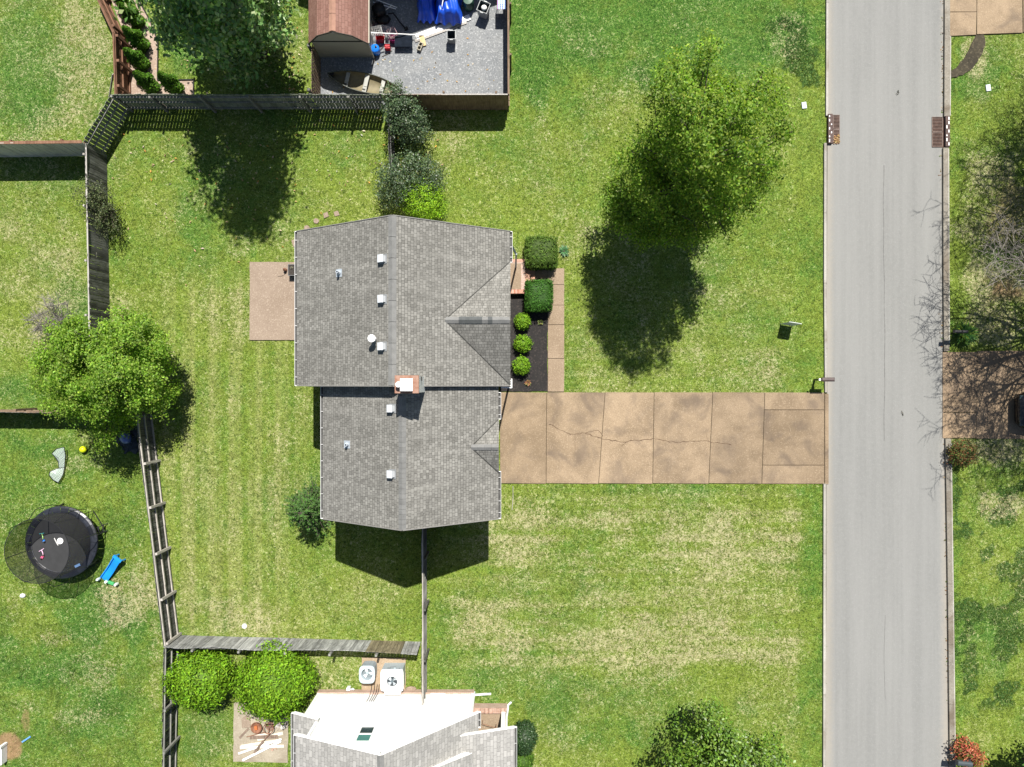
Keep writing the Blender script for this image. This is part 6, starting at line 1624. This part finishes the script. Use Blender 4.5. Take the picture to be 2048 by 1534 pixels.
mb = MB(); mb.add(*loft([(-1.9, .62, .9, .98), (-1.2, .72, .9, 1.42), (-.2, .74, .9, 1.46), (.4, .70, .9, 1.36), (1.15, .66, .88, .93)], e=4)); mb.build('cabin_glass', M_GLASS, car, smooth=True)
mb = MB(); mb.add(*loft([(-1.3, .62, 1.40, 1.455), (-.2, .66, 1.43, 1.485), (.35, .6, 1.36, 1.42)], e=4)); mb.build('roof', M_CAR, car, smooth=True)
for x in (-1.35, 1.35):
    for y in (-.82, .82):
        mb = MB(); M = Matrix.Translation((x, y, .31)) @ Matrix.Rotation(R(90), 4, 'X'); mb.lathe([(.18, -.1), (.3, -.1), (.32, 0), (.3, .1), (.18, .1)], n=20, M=M); w_ = mb.build('wheel', MATS['tyre_rubber'], car)
        mb = MB(); mb.lathe([(.001, -.08), (.18, -.09), (.18, .09), (.001, .08)], n=16, M=M); mb.build('rim', M_STEEL, w_)
for y in (-.62, .62): mb = MB(); mb.box((2.08, y, .62), (.16, .28, .12)); mb.build('headlight', M_GLASS, car, bevel=.03)
for y in (-.98, .98): mb = MB(); mb.box((.75, y, .98), (.12, .16, .12)); mb.build('mirror', M_CAR, car, bevel=.03)

# ------------------------------------------------------------------ loose leaves and grass
P = []
for cx, cy, sx, sy, n in ((700, 290, 90, 60, 75), (620, 330, 140, 90, 60), (260, 330, 50, 90, 22), (330, 400, 90, 80, 22), (480, 350, 120, 90, 50), (550, 170, 40, 18, 30), (330, 120, 35, 45, 14), (590, 120, 12, 60, 26), (880, 150, 90, 40, 40)):
    for i in range(n): q = W(random.gauss(cx, sx), random.gauss(cy, sy)); P.append((q.x, q.y, .035))
P = np.array(P)
o = leafmesh('fallen_leaves', P, RNG.normal(size=P.shape) * .35 + np.array([0, 0, 1]), .15 * RNG.uniform(.6, 1.2, len(P)), pal(len(P), [(.42, .33, .19), (.36, .26, .12), (.5, .44, .32), (.44, .25, .06)]), L_DENSE, None, aspect=.45)
tag(o, 'pale fallen magnolia leaves scattered over the lawn', 'leaves', kind='stuff')
# grit, leaves and weeds caught along the right-hand gutter
P = []; y = -19.3
while y < 19.3:
    y += random.expovariate(1) * .10
    if -2.8 < y < 1.6 or 11.6 < y < 13.4 or vnoise(np.array([3.0]), np.array([y + 50]), 2.2, 611)[0] < .42: continue
    xk = 21.50 + .02 * math.sin(y) + (.06 if y > 13 else (.14 + .012 * -y if y < -2.7 else 0))
    P.append((xk - abs(random.gauss(0, .07)), y, .022))
P = np.array(P)
o = leafmesh('gutter_litter', P, RNG.normal(size=P.shape) * .3 + np.array([0, 0, 1]), .10 * RNG.uniform(.5, 1.3, len(P)), pal(len(P), [(.20, .12, .06), (.30, .19, .09), (.12, .09, .055), (.08, .13, .02)]), L_DENSE, None, aspect=.5)
tag(o, 'dead leaves and weeds caught in the right-hand gutter', 'leaves', kind='stuff')
# grass: short blades standing on the lawn (coloured like the turf they stand on)
def grass(n):
    x = RNG.uniform(-27, 27, n); y = RNG.uniform(-20.6, 20.6, n)
    dry, lush, soil, tuf, pale = lawn_maps(x, y)
    ok = RNG.random(n) < np.clip(.55 + .35 * lush + .5 * tuf - .7 * soil, .1, 1)
    JX = RNG.normal(size=n) * 1.7; JY = RNG.normal(size=n) * 1.7
    def out(x0, x1, y0, y1):
        X = x * 40 + 1024; Y = 767 - y * 40
        return ~((X + JX > x0) & (X + JX < x1) & (Y + JY > y0) & (Y + JY < y1))
    for r in ((1652, 1899, -99, 1700), (998, 1657, 784, 968), (1054, 1130, 536, 784), (1000, 1097, 520, 784), (499, 640, 523, 681), (635, 1017, -99, 219), (466, 578, 1404, 1526), (723, 813, 1314, 1387), (1886, 2200, -99, 72), (1883, 2200, 700, 878), (216, 317, -99, 214), (316, 388, 160, 214), (640, 1020, 990, 400), (630, 1020, 1385, 1700), (640, 990, 775, 985), (655, 1015, 510, 775), (640, 745, -99, 118)): ok &= out(*r)
    x, y, dry, lush, tuf, pale = x[ok], y[ok], dry[ok], lush[ok], tuf[ok], pale[ok]; m = len(x)
    g = np.array([.162, .216, .026]) * (1 - lush[:, None]) + np.array([.040, .125, .016]) * lush[:, None]
    g = g * (1 - .6 * pale[:, None]) + np.array([.27, .28, .09]) * .6 * pale[:, None]
    g = g * (1 - .45 * tuf[:, None]); st = np.array([.36, .31, .165])
    k = (.5 * RNG.random(m) + .5 * vnoise(x, y, .2, 302) < np.clip((dry - .1) * .75, 0, .55))[:, None]
    c = np.where(k, st, g) * RNG.uniform(.75, 1.25, (m, 1)) * (.35 + 1.3 * vnoise(x, y, .12, 301))[:, None] * (.72 + .56 * fbm(x, y, .7, 333, 3))[:, None]
    L = (.07 + .05 * tuf) * RNG.uniform(.6, 1.5, m)
    a = RNG.random(m) * 6.283; lean = RNG.uniform(.5, 1.6, m)
    d = np.stack([np.cos(a) * lean, np.sin(a) * lean, np.ones(m)], 1); d /= np.linalg.norm(d, axis=1, keepdims=True)
    s = np.stack([-np.sin(a), np.cos(a), np.zeros(m)], 1) * (.012 + .006 * tuf)[:, None]
    p = np.stack([x, y, np.full(m, -.02)], 1); tip = p + d * L[:, None]
    V = np.stack([p - s, p + s, tip], 1).reshape(-1, 3)
    me = bpy.data.meshes.new('grass_blades')
    me.vertices.add(3 * m); me.vertices.foreach_set('co', V.astype(np.float32).ravel())
    me.loops.add(3 * m); me.loops.foreach_set('vertex_index', np.arange(3 * m, dtype=np.int32))
    me.polygons.add(m); me.polygons.foreach_set('loop_start', np.arange(0, 3 * m, 3, dtype=np.int32))
    me.update(calc_edges=True)
    at = me.attributes.new('tint', 'FLOAT_COLOR', 'FACE'); at.data.foreach_set('color', np.concatenate([c, np.ones((m, 1))], 1).astype(np.float32).ravel())
    me.materials.append(leafmat('grass_blade', .7, .3, .15))
    o = bpy.data.objects.new('grass', me); COL.objects.link(o)
    tag(o, 'short grass of the lawns', 'grass', kind='stuff')
grass(420000)
